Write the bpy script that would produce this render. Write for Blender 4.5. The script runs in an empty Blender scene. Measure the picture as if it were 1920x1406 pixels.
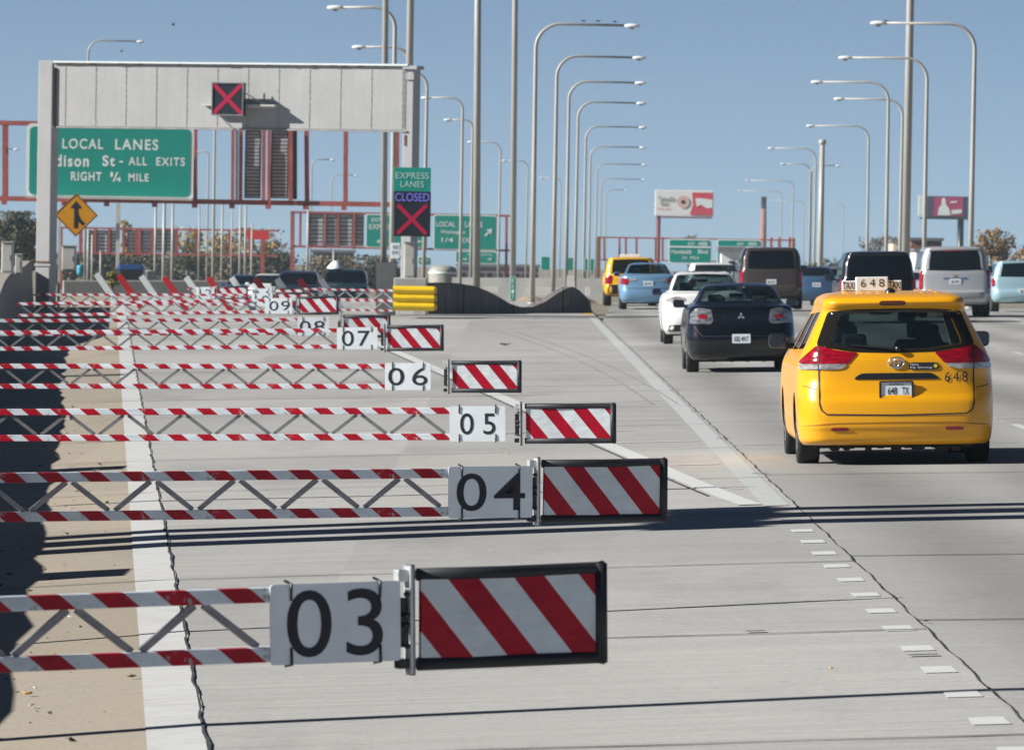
import bpy, bmesh, math, random
from mathutils import Vector, Matrix, Quaternion
from mathutils.bvhtree import BVHTree

random.seed(7)
C = bpy.context.scene.collection
scene = bpy.context.scene
rad = math.radians

# ------------------------------------------------------------------ camera
F = 13000.0                    # focal length in pixels of a 1920 wide frame
CAM_H = 2.25
PITCH = math.atan(256 / F)
ROLL = .0165
cam_data = bpy.data.cameras.new('camera')
cam = bpy.data.objects.new('camera', cam_data)
C.objects.link(cam)
cam_data.sensor_width = 36
cam_data.lens = 36 * F / 1920
cam_data.clip_start = 1
cam_data.clip_end = 30000
M3 = Matrix.Rotation(math.pi / 2 - PITCH, 3, 'X') @ Matrix.Rotation(ROLL, 3, 'Z')
cam.matrix_world = Matrix.Translation((0, 0, CAM_H)) @ M3.to_4x4()
cam_data.dof.use_dof = True
cam_data.dof.focus_distance = 52
cam_data.dof.aperture_fstop = 14
scene.camera = cam

# ------------------------------------------------------------------ light
SUN_EL, SUN_AZ = rad(29), rad(13)      # the sun stands left of the road, a little behind the camera
to_sun = Vector((-math.cos(SUN_EL) * math.cos(SUN_AZ), -math.cos(SUN_EL) * math.sin(SUN_AZ), math.sin(SUN_EL)))
world = bpy.data.worlds.new('World')
scene.world = world
world.use_nodes = True
wn = world.node_tree
wn.nodes.clear()
sky = wn.nodes.new('ShaderNodeTexSky')
sky.sky_type = 'NISHITA'
sky.sun_disc = False
sky.sun_elevation = SUN_EL
sky.sun_rotation = math.atan2(to_sun.x, to_sun.y)
sky.altitude = 200
sky.air_density = 0.24
sky.dust_density = 0.0
sky.ozone_density = 0.0
bg = wn.nodes.new('ShaderNodeBackground')
bg.inputs['Strength'].default_value = 0.05
wo = wn.nodes.new('ShaderNodeOutputWorld')
wn.links.new(sky.outputs[0], bg.inputs[0])
wn.links.new(bg.outputs[0], wo.inputs[0])
sun_data = bpy.data.lights.new('sun', 'SUN')
sun_data.energy = 5.0
sun_data.angle = rad(0.53)
sun_data.color = (1, .965, .90)
sun = bpy.data.objects.new('sun', sun_data)
C.objects.link(sun)
sun.rotation_euler = (-to_sun).to_track_quat('-Z', 'Y').to_euler()
sun.location = (-40, 0, 40)
scene.view_settings.view_transform = 'Standard'
scene.view_settings.look = 'None'
scene.view_settings.exposure = 0.79
scene.view_settings.gamma = 1

# ------------------------------------------------------------------ measuring
def un(X, Y, D):
    """the point at depth D on the sight line of pixel (X, Y) of the 1920 wide photograph"""
    v = M3 @ Vector(((X - 960) / F, (703 - Y) / F, -1))
    v = v * (D / v.y)
    return v + Vector((0, 0, CAM_H))

def interp(t, x):
    if x <= t[0][0]: return t[0][1]
    for (a, b), (c, d) in zip(t, t[1:]):
        if x <= c: return b + (d - b) * (x - a) / (c - a)
    return t[-1][1]

SLOPE_RAMP = [(20, .047), (60, .043), (90, .036), (150, .022), (200, .012), (230, 0)]
SLOPE_LANE = [(20, .027), (200, .027), (260, 0)]
SLOPE_SHLD = [(25, .03), (60, .025), (100, .015), (160, 0)]
XJ = 2.45
def xl(y): return .49 - .0582 * y          # right edge of the white edge line of the ramp
def xw(y): return xl(y) - 2.8              # face of the parapet
def dip(y):                                 # the road falls away beyond the crest
    t = min(1, max(0, (y - 232) / 200)); return 1.9 * t * t * (3 - 2 * t) + .0042 * max(0, y - 430)
def gz(x, y):
    if x >= XJ: return interp(SLOPE_LANE, y) * (min(x, 14) - XJ) - dip(y)
    z = -dip(y) - interp(SLOPE_RAMP, y) * (XJ - x)
    if x < xl(y): z -= interp(SLOPE_SHLD, y) * min(xl(y) - x, 4)
    return z
def gr(X, Y):
    D = 60.0
    for i in range(120):
        p = un(X, Y, D)
        g = gz(p.x, D)
        D *= 1 + .5 * (p.z - g) / (CAM_H - g)
    p = un(X, Y, D)
    return Vector((p.x, D, gz(p.x, D)))

# ------------------------------------------------------------------ materials
MATS = {}
def new_mat(name):
    m = bpy.data.materials.new(name)
    m.use_nodes = True
    return m, m.node_tree, m.node_tree.nodes['Principled BSDF']
def nd(t, kind, **kw):
    n = t.nodes.new(kind)
    for k, v in kw.items():
        if k == 'op': n.operation = v
        elif isinstance(k, str) and k.startswith('i'): n.inputs[int(k[1:])].default_value = v
        else: setattr(n, k, v)
    return n
def mth(t, op, a, b=None):
    n = t.nodes.new('ShaderNodeMath'); n.operation = op
    for i, v in enumerate((a, b)):
        if v is None: continue
        if isinstance(v, (int, float)): n.inputs[i].default_value = v
        else: t.links.new(v, n.inputs[i])
    return n.outputs[0]
def mixc(t, fac, a, b, blend='MIX'):
    n = t.nodes.new('ShaderNodeMix'); n.data_type = 'RGBA'; n.blend_type = blend
    for s, v in ((0, fac), (6, a), (7, b)):
        if isinstance(v, (int, float)): n.inputs[s].default_value = v
        elif isinstance(v, tuple): n.inputs[s].default_value = (*v, 1)
        else: t.links.new(v, n.inputs[s])
    return n.outputs[2]
def noise(t, scale, detail=4, vec=None, rough=.6):
    n = t.nodes.new('ShaderNodeTexNoise')
    n.inputs['Scale'].default_value = scale; n.inputs['Detail'].default_value = detail; n.inputs['Roughness'].default_value = rough
    if vec is not None: t.links.new(vec, n.inputs['Vector'])
    return n.outputs['Fac']
def coords(t, scale=(1, 1, 1), kind='Object'):
    tc = t.nodes.new('ShaderNodeTexCoord')
    mp = t.nodes.new('ShaderNodeMapping'); mp.inputs['Scale'].default_value = scale
    t.links.new(tc.outputs[kind], mp.inputs['Vector'])
    return mp.outputs[0]
def ramp(t, fac, lo, hi, a=0., b=1.):
    n = t.nodes.new('ShaderNodeMapRange')
    n.inputs[1].default_value = lo; n.inputs[2].default_value = hi; n.inputs[3].default_value = a; n.inputs[4].default_value = b
    t.links.new(fac, n.inputs[0])
    return n.outputs[0]

def mat(name, col, rough=.6, metal=0., var=.12, scale=3., coat=0., bump=0., spec=.5, emit=None, emit_s=1.):
    if name in MATS: return MATS[name]
    m, t, b = new_mat(name)
    v = coords(t)
    f = noise(t, scale, 5, v)
    k = ramp(t, f, .3, .7, 1 - var, 1 + var)
    c = mixc(t, 1., (*[min(1, x) for x in col],), k, 'MULTIPLY')
    t.links.new(c, b.inputs['Base Color'])
    b.inputs['Roughness'].default_value = rough
    b.inputs['Metallic'].default_value = metal
    b.inputs['Coat Weight'].default_value = coat
    b.inputs['Coat Roughness'].default_value = .05
    b.inputs['Specular IOR Level'].default_value = spec
    if bump:
        bn = t.nodes.new('ShaderNodeBump'); bn.inputs['Strength'].default_value = bump; bn.inputs['Distance'].default_value = .02
        t.links.new(noise(t, scale * 8, 4, v), bn.inputs['Height']); t.links.new(bn.outputs[0], b.inputs['Normal'])
    if emit:
        b.inputs['Emission Color'].default_value = (*emit, 1); b.inputs['Emission Strength'].default_value = emit_s
    MATS[name] = m
    return m

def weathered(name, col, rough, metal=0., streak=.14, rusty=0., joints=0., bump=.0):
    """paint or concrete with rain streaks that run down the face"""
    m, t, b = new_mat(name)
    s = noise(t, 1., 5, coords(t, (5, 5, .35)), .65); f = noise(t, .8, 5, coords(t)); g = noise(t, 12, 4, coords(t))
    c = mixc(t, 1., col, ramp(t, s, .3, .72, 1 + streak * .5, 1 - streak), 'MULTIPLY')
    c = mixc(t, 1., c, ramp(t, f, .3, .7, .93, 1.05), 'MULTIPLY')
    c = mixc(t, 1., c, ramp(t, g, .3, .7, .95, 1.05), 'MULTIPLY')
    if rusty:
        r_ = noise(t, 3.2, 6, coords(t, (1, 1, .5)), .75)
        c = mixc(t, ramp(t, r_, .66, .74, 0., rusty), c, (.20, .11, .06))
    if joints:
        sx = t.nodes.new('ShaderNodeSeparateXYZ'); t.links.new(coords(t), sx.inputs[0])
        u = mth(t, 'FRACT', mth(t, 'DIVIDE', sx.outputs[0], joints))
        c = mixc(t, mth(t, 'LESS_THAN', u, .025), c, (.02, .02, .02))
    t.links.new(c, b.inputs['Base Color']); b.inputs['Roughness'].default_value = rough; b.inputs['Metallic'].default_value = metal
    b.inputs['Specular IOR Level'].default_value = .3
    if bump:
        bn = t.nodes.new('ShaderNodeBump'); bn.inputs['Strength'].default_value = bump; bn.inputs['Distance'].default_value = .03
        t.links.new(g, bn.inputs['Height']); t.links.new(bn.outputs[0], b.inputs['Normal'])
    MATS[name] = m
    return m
def concrete_mat(name, base, tint=None, lanes=False):
    m, t, b = new_mat(name)
    o = coords(t)
    streak = noise(t, 1., 6, coords(t, (.35, 14, 1)), .7)
    fine = noise(t, 38, 3, o)
    blot = noise(t, .22, 5, coords(t, (1, .35, 1)))
    grit = noise(t, 9, 6, coords(t, (1, 1.6, 1)), .75)
    c = mixc(t, 1., base, ramp(t, streak, .25, .75, .78, 1.18), 'MULTIPLY')
    c = mixc(t, 1., c, ramp(t, fine, .3, .7, .88, 1.12), 'MULTIPLY')
    c = mixc(t, 1., c, ramp(t, blot, .3, .7, .9, 1.08), 'MULTIPLY')
    c = mixc(t, 1., c, ramp(t, grit, .25, .8, .88, 1.1), 'MULTIPLY')
    # small dark chips and tar spots
    spots = noise(t, 5.5, 2, coords(t, (.7, 1.9, 1)), .5)
    c = mixc(t, ramp(t, spots, .735, .77, 0., .55), c, (.12, .115, .11))
    if tint:
        sand = noise(t, .9, 5, coords(t, (1, .3, 1)))
        c = mixc(t, ramp(t, sand, .3, .62, .35, .95), c, tint)
        gr_ = noise(t, 45, 3, o)
        c = mixc(t, 1., c, ramp(t, gr_, .3, .7, .8, 1.15), 'MULTIPLY')
    wn_ = t.nodes.new('ShaderNodeTexWhiteNoise'); wn_.noise_dimensions = '2D'
    sc_ = coords(t, (1 / 3.65, 1 / 8.9, 1)); fl = t.nodes.new('ShaderNodeVectorMath'); fl.operation = 'FLOOR'
    mp_ = t.nodes.new('ShaderNodeVectorMath'); mp_.operation = 'ADD'; mp_.inputs[1].default_value = (-XJ / 3.65 + 20, .4, 0)
    t.links.new(sc_, mp_.inputs[0]); t.links.new(mp_.outputs[0], fl.inputs[0]); t.links.new(fl.outputs[0], wn_.inputs['Vector'])
    c = mixc(t, 1., c, ramp(t, wn_.outputs['Value'], 0, 1, .87, 1.06), 'MULTIPLY')
    stain = noise(t, .55, 6, coords(t, (1.2, .22, 1)), .65)
    c = mixc(t, ramp(t, stain, .52, .74, 0., .34), c, (.16, .155, .15))
    if lanes:
        sx = t.nodes.new('ShaderNodeSeparateXYZ'); t.links.new(o, sx.inputs[0])
        # darker oil drip and tyre paths along each lane (3.65 m)
        ph = mth(t, 'DIVIDE', mth(t, 'SUBTRACT', sx.outputs[0], XJ), 3.65)
        w = mth(t, 'COSINE', mth(t, 'MULTIPLY', ph, 4 * math.pi))
        k = ramp(t, w, -1., 1., .74, 1.02)
        c = mixc(t, 1., c, k, 'MULTIPLY')
    t.links.new(c, b.inputs['Base Color'])
    b.inputs['Roughness'].default_value = .85
    b.inputs['Specular IOR Level'].default_value = .25
    bn = t.nodes.new('ShaderNodeBump'); bn.inputs['Strength'].default_value = .25; bn.inputs['Distance'].default_value = .01
    t.links.new(grit, bn.inputs['Height']); t.links.new(bn.outputs[0], b.inputs['Normal'])
    MATS[name] = m
    return m

def paint_line_mat(name, col, wear_lo, wear_hi, under=(.36, .355, .34)):
    m, t, b = new_mat(name)
    w = noise(t, 1.6, 6, coords(t, (1.5, 5, 1)), .75)
    w2 = noise(t, 14, 4, coords(t, (1, 3, 1)), .7)
    f = mth(t, 'ADD', mth(t, 'MULTIPLY', w, .7), mth(t, 'MULTIPLY', w2, .3))
    c = mixc(t, ramp(t, f, wear_lo, wear_hi, 0., 1.), col, under)
    t.links.new(c, b.inputs['Base Color'])
    b.inputs['Roughness'].default_value = .7
    MATS[name] = m
    return m

def stripe_mat(name, period, shear, duty, axis_x=True, phase=0., white=(.72, .80, .86), red=(.42, .012, .03), wear=.0, rough=.35, wavy=False):
    m, t, b = new_mat(name)
    o = coords(t)
    sx = t.nodes.new('ShaderNodeSeparateXYZ'); t.links.new(o, sx.inputs[0])
    u = mth(t, 'ADD', sx.outputs[0], mth(t, 'MULTIPLY', sx.outputs[2], shear))
    u = mth(t, 'FRACT', mth(t, 'ADD', mth(t, 'DIVIDE', u, period), phase + 50))
    msk = mth(t, 'LESS_THAN', u, duty)
    dirt = noise(t, 6, 5, o)
    wcol = mixc(t, 1., white, ramp(t, dirt, .3, .75, 1.05, .82), 'MULTIPLY')
    rcol = mixc(t, 1., red, ramp(t, dirt, .3, .75, 1.1, .75), 'MULTIPLY')
    c = mixc(t, msk, wcol, rcol)
    if wear:
        w = noise(t, 18, 5, o, .7)
        c = mixc(t, ramp(t, w, .63 - wear * .1, .67 - wear * .1, 0., .85), c, (.40, .41, .40))
        c = mixc(t, 1., c, ramp(t, noise(t, 2.3, 5, coords(t, (1, 1, 3))), .3, .7, .78, 1.08), 'MULTIPLY')
    t.links.new(c, b.inputs['Base Color'])
    b.inputs['Roughness'].default_value = rough; b.inputs['Specular IOR Level'].default_value = .22
    if wavy:
        bn = t.nodes.new('ShaderNodeBump'); bn.inputs['Strength'].default_value = .35; bn.inputs['Distance'].default_value = .02
        t.links.new(noise(t, 5, 2, coords(t, (.7, 1, 2.2))), bn.inputs['Height']); t.links.new(bn.outputs[0], b.inputs['Normal'])
    MATS[name] = m
    return m

CONC = concrete_mat('lane_concrete', (.36, .355, .345), lanes=True)
CONC_RAMP = concrete_mat('ramp_concrete', (.38, .375, .365))
CONC_SH = concrete_mat('shoulder_concrete', (.34, .32, .285), tint=(.36, .31, .245))
WALLC = weathered('wall_concrete', (.33, .305, .275), .9, streak=.3, bump=.4)
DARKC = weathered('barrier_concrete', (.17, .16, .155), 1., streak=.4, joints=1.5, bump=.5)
PALEC = mat('pale_concrete', (.42, .41, .38), .85, var=.18, scale=1.5)
SEAL = mat('joint_seal', (.04, .042, .048), .9, var=.3)
LINE_W = paint_line_mat('worn_white_line', (.50, .51, .515), .50, .72)
LINE_E = paint_line_mat('worn_edge_line', (.51, .52, .525), .47, .70, (.37, .345, .30))
LINE_F = paint_line_mat('faded_white_line', (.46, .49, .49), .40, .72)
LINE_B = paint_line_mat('fresh_white_line', (.54, .555, .555), .54, .80)
LINE_Y = paint_line_mat('yellow_line', (.55, .36, .05), .5, .8)
GALV = mat('galvanised_steel', (.52, .51, .47), .5, .25, var=.15, scale=2)
ALU = mat('brushed_aluminium', (.62, .63, .64), .42, .6, var=.15, scale=5)
DKSTEEL = mat('dull_steel', (.24, .24, .25), .45, .5, var=.3, scale=12)
RUBBER = mat('black_rubber', (.010, .012, .018), .6, var=.3, scale=6)
PLATEW = mat('plate_white', (.74, .80, .84), .45, var=.08, scale=5)
INK = mat('black_ink', (.012, .014, .022), .6, var=.2)
GANTRY = weathered('gantry_grey', (.395, .398, .402), .55, streak=.06, rusty=.3)
GSEAM = mat('gantry_seam', (.325, .32, .315), .7, var=.3)
RUST = mat('rust', (.22, .11, .06), .9, var=.4, scale=9)
REDST = mat('red_steel', (.36, .085, .07), .6, var=.25, scale=1.2)
GREEN = mat('sign_green', (.0, .26, .205), .42, var=.06, scale=1)
SIGNW = mat('sign_white', (.74, .80, .79), .4, var=.05)
BLACKB = mat('display_black', (.010, .013, .022), .35, var=.3)
AMBER = mat('sign_amber', (.62, .27, .008), .4, var=.06)
YELLOW = mat('cushion_yellow', (.78, .52, .01), .4, var=.08)
LAMPG = mat('lamp_glass', (.75, .78, .80), .25, var=.05)
TYRE = mat('tyre', (.012, .012, .014), .8, var=.2, scale=15)
RIM = mat('wheel_rim', (.45, .45, .46), .3, .8)
CHROME = mat('chrome', (.75, .76, .78), .12, 1.0, var=.02)
BLKTRIM = mat('black_trim', (.012, .013, .015), .3, var=.1)
UNDER = mat('underbody', (.008, .008, .009), .8, var=.3)
def lens_mat(name, lo, hi, rough, coat, metal=0.):
    m, t, b = new_mat(name)
    f = noise(t, 1., 4, coords(t, (5, 5, 42)), .7); g = noise(t, 16., 3, coords(t))
    c = mixc(t, ramp(t, mth(t, 'ADD', mth(t, 'MULTIPLY', f, .65), mth(t, 'MULTIPLY', g, .35)), .36, .64), lo, hi)
    t.links.new(c, b.inputs['Base Color']); b.inputs['Roughness'].default_value = rough; b.inputs['Metallic'].default_value = metal
    b.inputs['Coat Weight'].default_value = coat; b.inputs['Coat Roughness'].default_value = .04
    MATS[name] = m
    return m
REDLENS = lens_mat('red_lens', (.10, .0, .006), (.42, .003, .015), .15, .6)
SMOKED = lens_mat('smoked_lens', (.03, .03, .035), (.50, .48, .48), .12, .6, .5)
CLEARLENS = lens_mat('clear_lens', (.16, .15, .15), (.66, .64, .62), .12, .6, .3)
SEATM = mat('seat_cloth', (.06, .06, .065), .9, var=.2)

def glass_mat(name, col=(.05, .075, .08), trans=.0, rough=.03):
    m, t, b = new_mat(name)
    b.inputs['Base Color'].default_value = (*col, 1)
    b.inputs['Roughness'].default_value = rough
    b.inputs['Coat Weight'].default_value = .4
    if trans:
        tr = t.nodes.new('ShaderNodeBsdfTransparent'); tr.inputs[0].default_value = (.55, .66, .66, 1)
        mx = t.nodes.new('ShaderNodeMixShader'); mx.inputs[0].default_value = 1 - trans
        t.links.new(tr.outputs[0], mx.inputs[1]); t.links.new(b.outputs[0], mx.inputs[2])
        t.links.new(mx.outputs[0], t.nodes['Material Output'].inputs[0])
    MATS[name] = m
    return m
GLASS = glass_mat('tinted_window', (.006, .011, .018), .70)
GLASS_CL = glass_mat('clear_window', (.008, .014, .018), .80)
GLASS_D = glass_mat('privacy_window', (.004, .006, .010), .18)

# ------------------------------------------------------------------ mesh helpers
class MB:
    def __init__(self): self.bm = bmesh.new(); self.ms = []
    def _mi(self, m):
        if m is None: return 0
        if m not in self.ms: self.ms.append(m)
        return self.ms.index(m)
    def box(self, c, s, rot=None, m=None, bevel=0.):
        mi = self._mi(m)
        r = bmesh.ops.create_cube(self.bm, size=1)
        vs = r['verts']
        bmesh.ops.scale(self.bm, vec=s, verts=vs)
        fs = {f for v in vs for f in v.link_faces}
        for f in fs: f.material_index = mi
        if bevel:
            es = list({e for v in vs for e in v.link_edges})
            rr = bmesh.ops.bevel(self.bm, geom=es, offset=bevel, segments=2, profile=.5, affect='EDGES')
            vs = list({v for f in rr['faces'] for v in f.verts} | {v for v in vs if v.is_valid})
            for f in rr['faces']: f.material_index = mi
        if rot is not None: bmesh.ops.rotate(self.bm, cent=(0, 0, 0), matrix=rot, verts=vs)
        bmesh.ops.translate(self.bm, vec=c, verts=vs)
        return self
    def bar(self, a, b, w, h=None, m=None, up=(0, 0, 1), bevel=0.):
        a, b = Vector(a), Vector(b); d = b - a; L = d.length
        if L < 1e-6: return self
        x = d / L; u = Vector(up)
        if abs(x.dot(u)) > .98: u = Vector((0, 1, 0))
        y = u.cross(x).normalized(); z = x.cross(y)
        R = Matrix((x, y, z)).transposed()
        return self.box((a + b) / 2, (L, w, h or w), R, m, bevel)
    def tube(self, pts, rs, m=None, seg=12, cap=True):
        mi = self._mi(m)
        pts = [Vector(p) for p in pts]; n = len(pts)
        if not isinstance(rs, (list, tuple)): rs = [rs] * n
        rings = []; prev = None
        for i, p in enumerate(pts):
            d = (pts[min(i + 1, n - 1)] - pts[max(i - 1, 0)]).normalized()
            if prev is None:
                u = Vector((0, 0, 1)) if abs(d.z) < .9 else Vector((1, 0, 0))
                u = (u - d * u.dot(d)).normalized()
            else: u = (prev - d * prev.dot(d)).normalized()
            prev = u; w = d.cross(u)
            rings.append([self.bm.verts.new(p + (u * math.cos(2 * math.pi * k / seg) + w * math.sin(2 * math.pi * k / seg)) * rs[i]) for k in range(seg)])
        for a, b in zip(rings, rings[1:]):
            for k in range(seg):
                f = self.bm.faces.new((a[k], a[(k + 1) % seg], b[(k + 1) % seg], b[k])); f.material_index = mi; f.smooth = True
        if cap:
            for r_, rev in ((rings[0], True), (rings[-1], False)):
                f = self.bm.faces.new(list(reversed(r_)) if rev else r_); f.material_index = mi
        return self
    def lathe(self, prof, axis='Z', c=(0, 0, 0), m=None, seg=28):
        """prof: (radius, height) pairs"""
        mi = self._mi(m); c = Vector(c); rings = []
        for r, h in prof:
            ring = []
            for k in range(seg):
                a = 2 * math.pi * k / seg; p = (r * math.cos(a), r * math.sin(a))
                v = {'Z': (p[0], p[1], h), 'X': (h, p[0], p[1]), 'Y': (p[0], h, p[1])}[axis]
                ring.append(self.bm.verts.new(c + Vector(v)))
            rings.append(ring)
        for a, b in zip(rings, rings[1:]):
            for k in range(seg):
                f = self.bm.faces.new((a[k], a[(k + 1) % seg], b[(k + 1) % seg], b[k])); f.material_index = mi; f.smooth = True
        return self
    def face(self, pts, m=None, smooth=False):
        f = self.bm.faces.new([self.bm.verts.new(p) for p in pts]); f.material_index = self._mi(m); f.smooth = smooth
        return self
    def prism(self, poly, y0, y1, m=None):
        """poly of (x, z) extruded along y"""
        mi = self._mi(m)
        a = [self.bm.verts.new((x, y0, z)) for x, z in poly]; b = [self.bm.verts.new((x, y1, z)) for x, z in poly]
        fs = [self.bm.faces.new(a), self.bm.faces.new(list(reversed(b)))]
        n = len(poly)
        for k in range(n): fs.append(self.bm.faces.new((a[k], b[k], b[(k + 1) % n], a[(k + 1) % n])))
        for f in fs: f.material_index = mi
        return self
    def build(self, name, m=None, parent=None, loc=None, recalc=True):
        if recalc: bmesh.ops.recalc_face_normals(self.bm, faces=self.bm.faces)
        me = bpy.data.meshes.new(name); self.bm.to_mesh(me); self.bm.free()
        if self.ms:
            for x in self.ms: me.materials.append(x if x else m)
        elif m: me.materials.append(m)
        o = bpy.data.objects.new(name, me); C.objects.link(o)
        if parent: o.parent = parent
        if loc is not None: o.location = loc
        return o

def tag(o, label, cat, group=None):
    o['label'] = label; o['category'] = cat
    if group: o['group'] = group
    return o
def thing(name, label, cat, loc=(0, 0, 0), rz=0., group=None, rot=None):
    o = bpy.data.objects.new(name, None); C.objects.link(o)
    o.location = loc; o.rotation_euler = rot if rot else (0, 0, rz); o.empty_display_size = .2
    return tag(o, label, cat, group)
def struct(o):
    o['kind'] = 'structure'
    return o
def copy_tree(o, parent=None):
    c = o.copy(); C.objects.link(c); c.parent = parent
    for ch in o.children: copy_tree(ch, c)
    return c

_text_cache = {}
def text_mesh(body, bold=0., spacing=1.):
    key = (body, bold, spacing)
    if key not in _text_cache:
        cu = bpy.data.curves.new('lettering', 'FONT'); cu.body = body; cu.size = 1; cu.offset = bold; cu.space_character = spacing
        cu.resolution_u = 6
        ob = bpy.data.objects.new('lettering', cu); C.objects.link(ob)
        dg = bpy.context.evaluated_depsgraph_get()
        me = bpy.data.meshes.new_from_object(ob.evaluated_get(dg))
        bpy.data.objects.remove(ob); bpy.data.curves.remove(cu)
        vs = [v.co.copy() for v in me.vertices]; fs = [tuple(p.vertices) for p in me.polygons]
        bpy.data.meshes.remove(me)
        _text_cache[key] = (vs, fs)
    return _text_cache[key]
def text_box(body, x0, x1, z0, z1, y, m, parent, bold=0., spacing=1., name='lettering', thick=.003):
    """lettering that fills the box x0..x1, z0..z1 and faces -y"""
    vs, fs = text_mesh(body, bold, spacing)
    ax = min(v.x for v in vs); bx = max(v.x for v in vs); ay = min(v.y for v in vs); by = max(v.y for v in vs)
    bm = bmesh.new()
    V = [bm.verts.new((x0 + (v.x - ax) / (bx - ax) * (x1 - x0), y, z0 + (v.y - ay) / (by - ay) * (z1 - z0))) for v in vs]
    for f in fs:
        try: bm.faces.new([V[i] for i in f])
        except ValueError: pass
    bmesh.ops.recalc_face_normals(bm, faces=bm.faces)
    for f in bm.faces:
        if f.normal.y > 0: f.normal_flip()
    me = bpy.data.meshes.new(name); bm.to_mesh(me); bm.free(); me.materials.append(m)
    o = bpy.data.objects.new(name, me); C.objects.link(o); o.parent = parent
    return o

def rrect(x0, x1, z0, z1, r, n=4):
    out = []
    for cx, cz, a0 in ((x1 - r, z1 - r, 0), (x0 + r, z1 - r, 90), (x0 + r, z0 + r, 180), (x1 - r, z0 + r, 270)):
        for k in range(n + 1):
            a = rad(a0 + 90 * k / n); out.append((cx + r * math.cos(a), cz + r * math.sin(a)))
    return out

# ------------------------------------------------------------------ the setting
def sheet(name, ys, xfun, n, m, dz=0., kind='structure'):
    """a strip of ground: for every y the x runs over xfun(y) in n steps"""
    bm = bmesh.new(); rows = []
    for y in ys:
        a, b = xfun(y)
        rows.append([bm.verts.new((a + (b - a) * k / n, y, gz(a + (b - a) * k / n, y) + dz)) for k in range(n + 1)])
    for r, s in zip(rows, rows[1:]):
        for k in range(n): bm.faces.new((r[k], r[k + 1], s[k + 1], s[k])).smooth = True
    me = bpy.data.meshes.new(name); bm.to_mesh(me); bm.free(); me.materials.append(m)
    o = bpy.data.objects.new(name, me); C.objects.link(o); o['kind'] = kind
    return o
YS = [16 + 2 * i for i in range(43)] + [102 + 4 * i for i in range(41)]      # 16 .. 262
bend = lambda y: max(0, y - 190) * .0188
gxs = [-4000, -1500, -500, -150, -60, -40] + [-30 + i for i in range(62)] + [40, 60, 150, 500, 1500, 4000]
gys = [-40, 0] + YS + [268 + 8 * i for i in range(21)] + [440, 600, 1000, 2000, 4000, 9000, 20000]
bm = bmesh.new(); rows = []
for y in gys:
    rows.append([bm.verts.new((x, y, gz(x, y) - .07)) for x in gxs])
for r, s in zip(rows, rows[1:]):
    for k in range(len(gxs) - 1): bm.faces.new((r[k], r[k + 1], s[k + 1], s[k])).smooth = True
me = bpy.data.meshes.new('ground'); bm.to_mesh(me); bm.free()
gm, t, b = new_mat('dry_ground')
c = mixc(t, ramp(t, noise(t, .12, 5, coords(t)), .35, .65), (.17, .145, .10), (.24, .21, .16))
c = mixc(t, 1., c, ramp(t, noise(t, 3, 4, coords(t)), .3, .7, .75, 1.2), 'MULTIPLY')
t.links.new(c, b.inputs['Base Color']); b.inputs['Roughness'].default_value = .95
me.materials.append(gm)
go = bpy.data.objects.new('ground', me); C.objects.link(go); struct(go)

sheet('ramp_road', YS, lambda y: (xl(y), XJ), 10, CONC_RAMP)
sheet('shoulder', YS, lambda y: (xl(y) - 4.2, xl(y)), 8, CONC_SH)
sheet('road', YS + [268 + 8 * i for i in range(21)] + [440, 600, 900, 1500], lambda y: (XJ + bend(y), 19 + bend(y)), 12, CONC)

def strip(bm, pts, dz=.004):
    """pts: (xa, xb, y) rows"""
    prev = None
    for xa, xb, y in pts:
        cur = (bm.verts.new((xa, y, gz(xa, y) + dz)), bm.verts.new((xb, y, gz(xb, y) + dz)))
        if prev: bm.faces.new((prev[0], prev[1], cur[1], cur[0]))
        prev = cur
def markings(name, strips, m, dz=.004):
    bm = bmesh.new()
    for s in strips: strip(bm, s, dz)
    bmesh.ops.recalc_face_normals(bm, faces=bm.faces)
    for f in bm.faces:
        if f.normal.z < 0: f.normal_flip()
    me = bpy.data.meshes.new(name); bm.to_mesh(me); bm.free(); me.materials.append(m)
    o = bpy.data.objects.new(name, me); C.objects.link(o); struct(o)
    return o
def fr(a, b, s):
    n = max(1, int((b - a) / s)); return [a + (b - a) * i / n for i in range(n + 1)]
markings('edge_line_markings', [[(xl(y) - .28, xl(y) + .002, y) for y in fr(20, 232, 2)]], LINE_E)
markings('lane_line_markings', [[(XJ - .27, XJ - .05, y) for y in fr(59.5, 206, 2)]], LINE_F)
dash = []
y = 24.9
while y < 58:
    dash.append([(XJ - .24 + random.uniform(-.01, .01), XJ - .065, y), (XJ - .24, XJ - .07, y + .5 + random.uniform(-.05, .05))]); y += 1.95
markings('dash_markings', dash, LINE_B)
GORE = [(1415, 947), (1400, 943), (1330, 915), (1265, 888), (1200, 858), (1140, 833), (1060, 795), (940, 743), (850, 705), (765, 668), (700, 640)]
gp = [gr(*p) for p in GORE]
def gore_x(y):
    return interp([(p.y, p.x) for p in gp], y)
gys_ = fr(gp[0].y, gp[-1].y, 1.5)
markings('gore_line_markings', [[(gore_x(y) - .14, gore_x(y) + .07, y) for y in gys_]], LINE_B, .008)
bars = []
for y in (63.5, 70.5, 78.5, 88, 98, 109, 121, 135):
    bars.append([(gore_x(y) + .12, XJ - .32, y), (gore_x(y) + .12, XJ - .32, y + .28)])
markings('gore_bar_markings', bars, LINE_W)
markings('yellow_line_markings', [[(XJ - .3, XJ - .05, y) for y in (206.5, 210, 216)]], LINE_Y)
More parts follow.
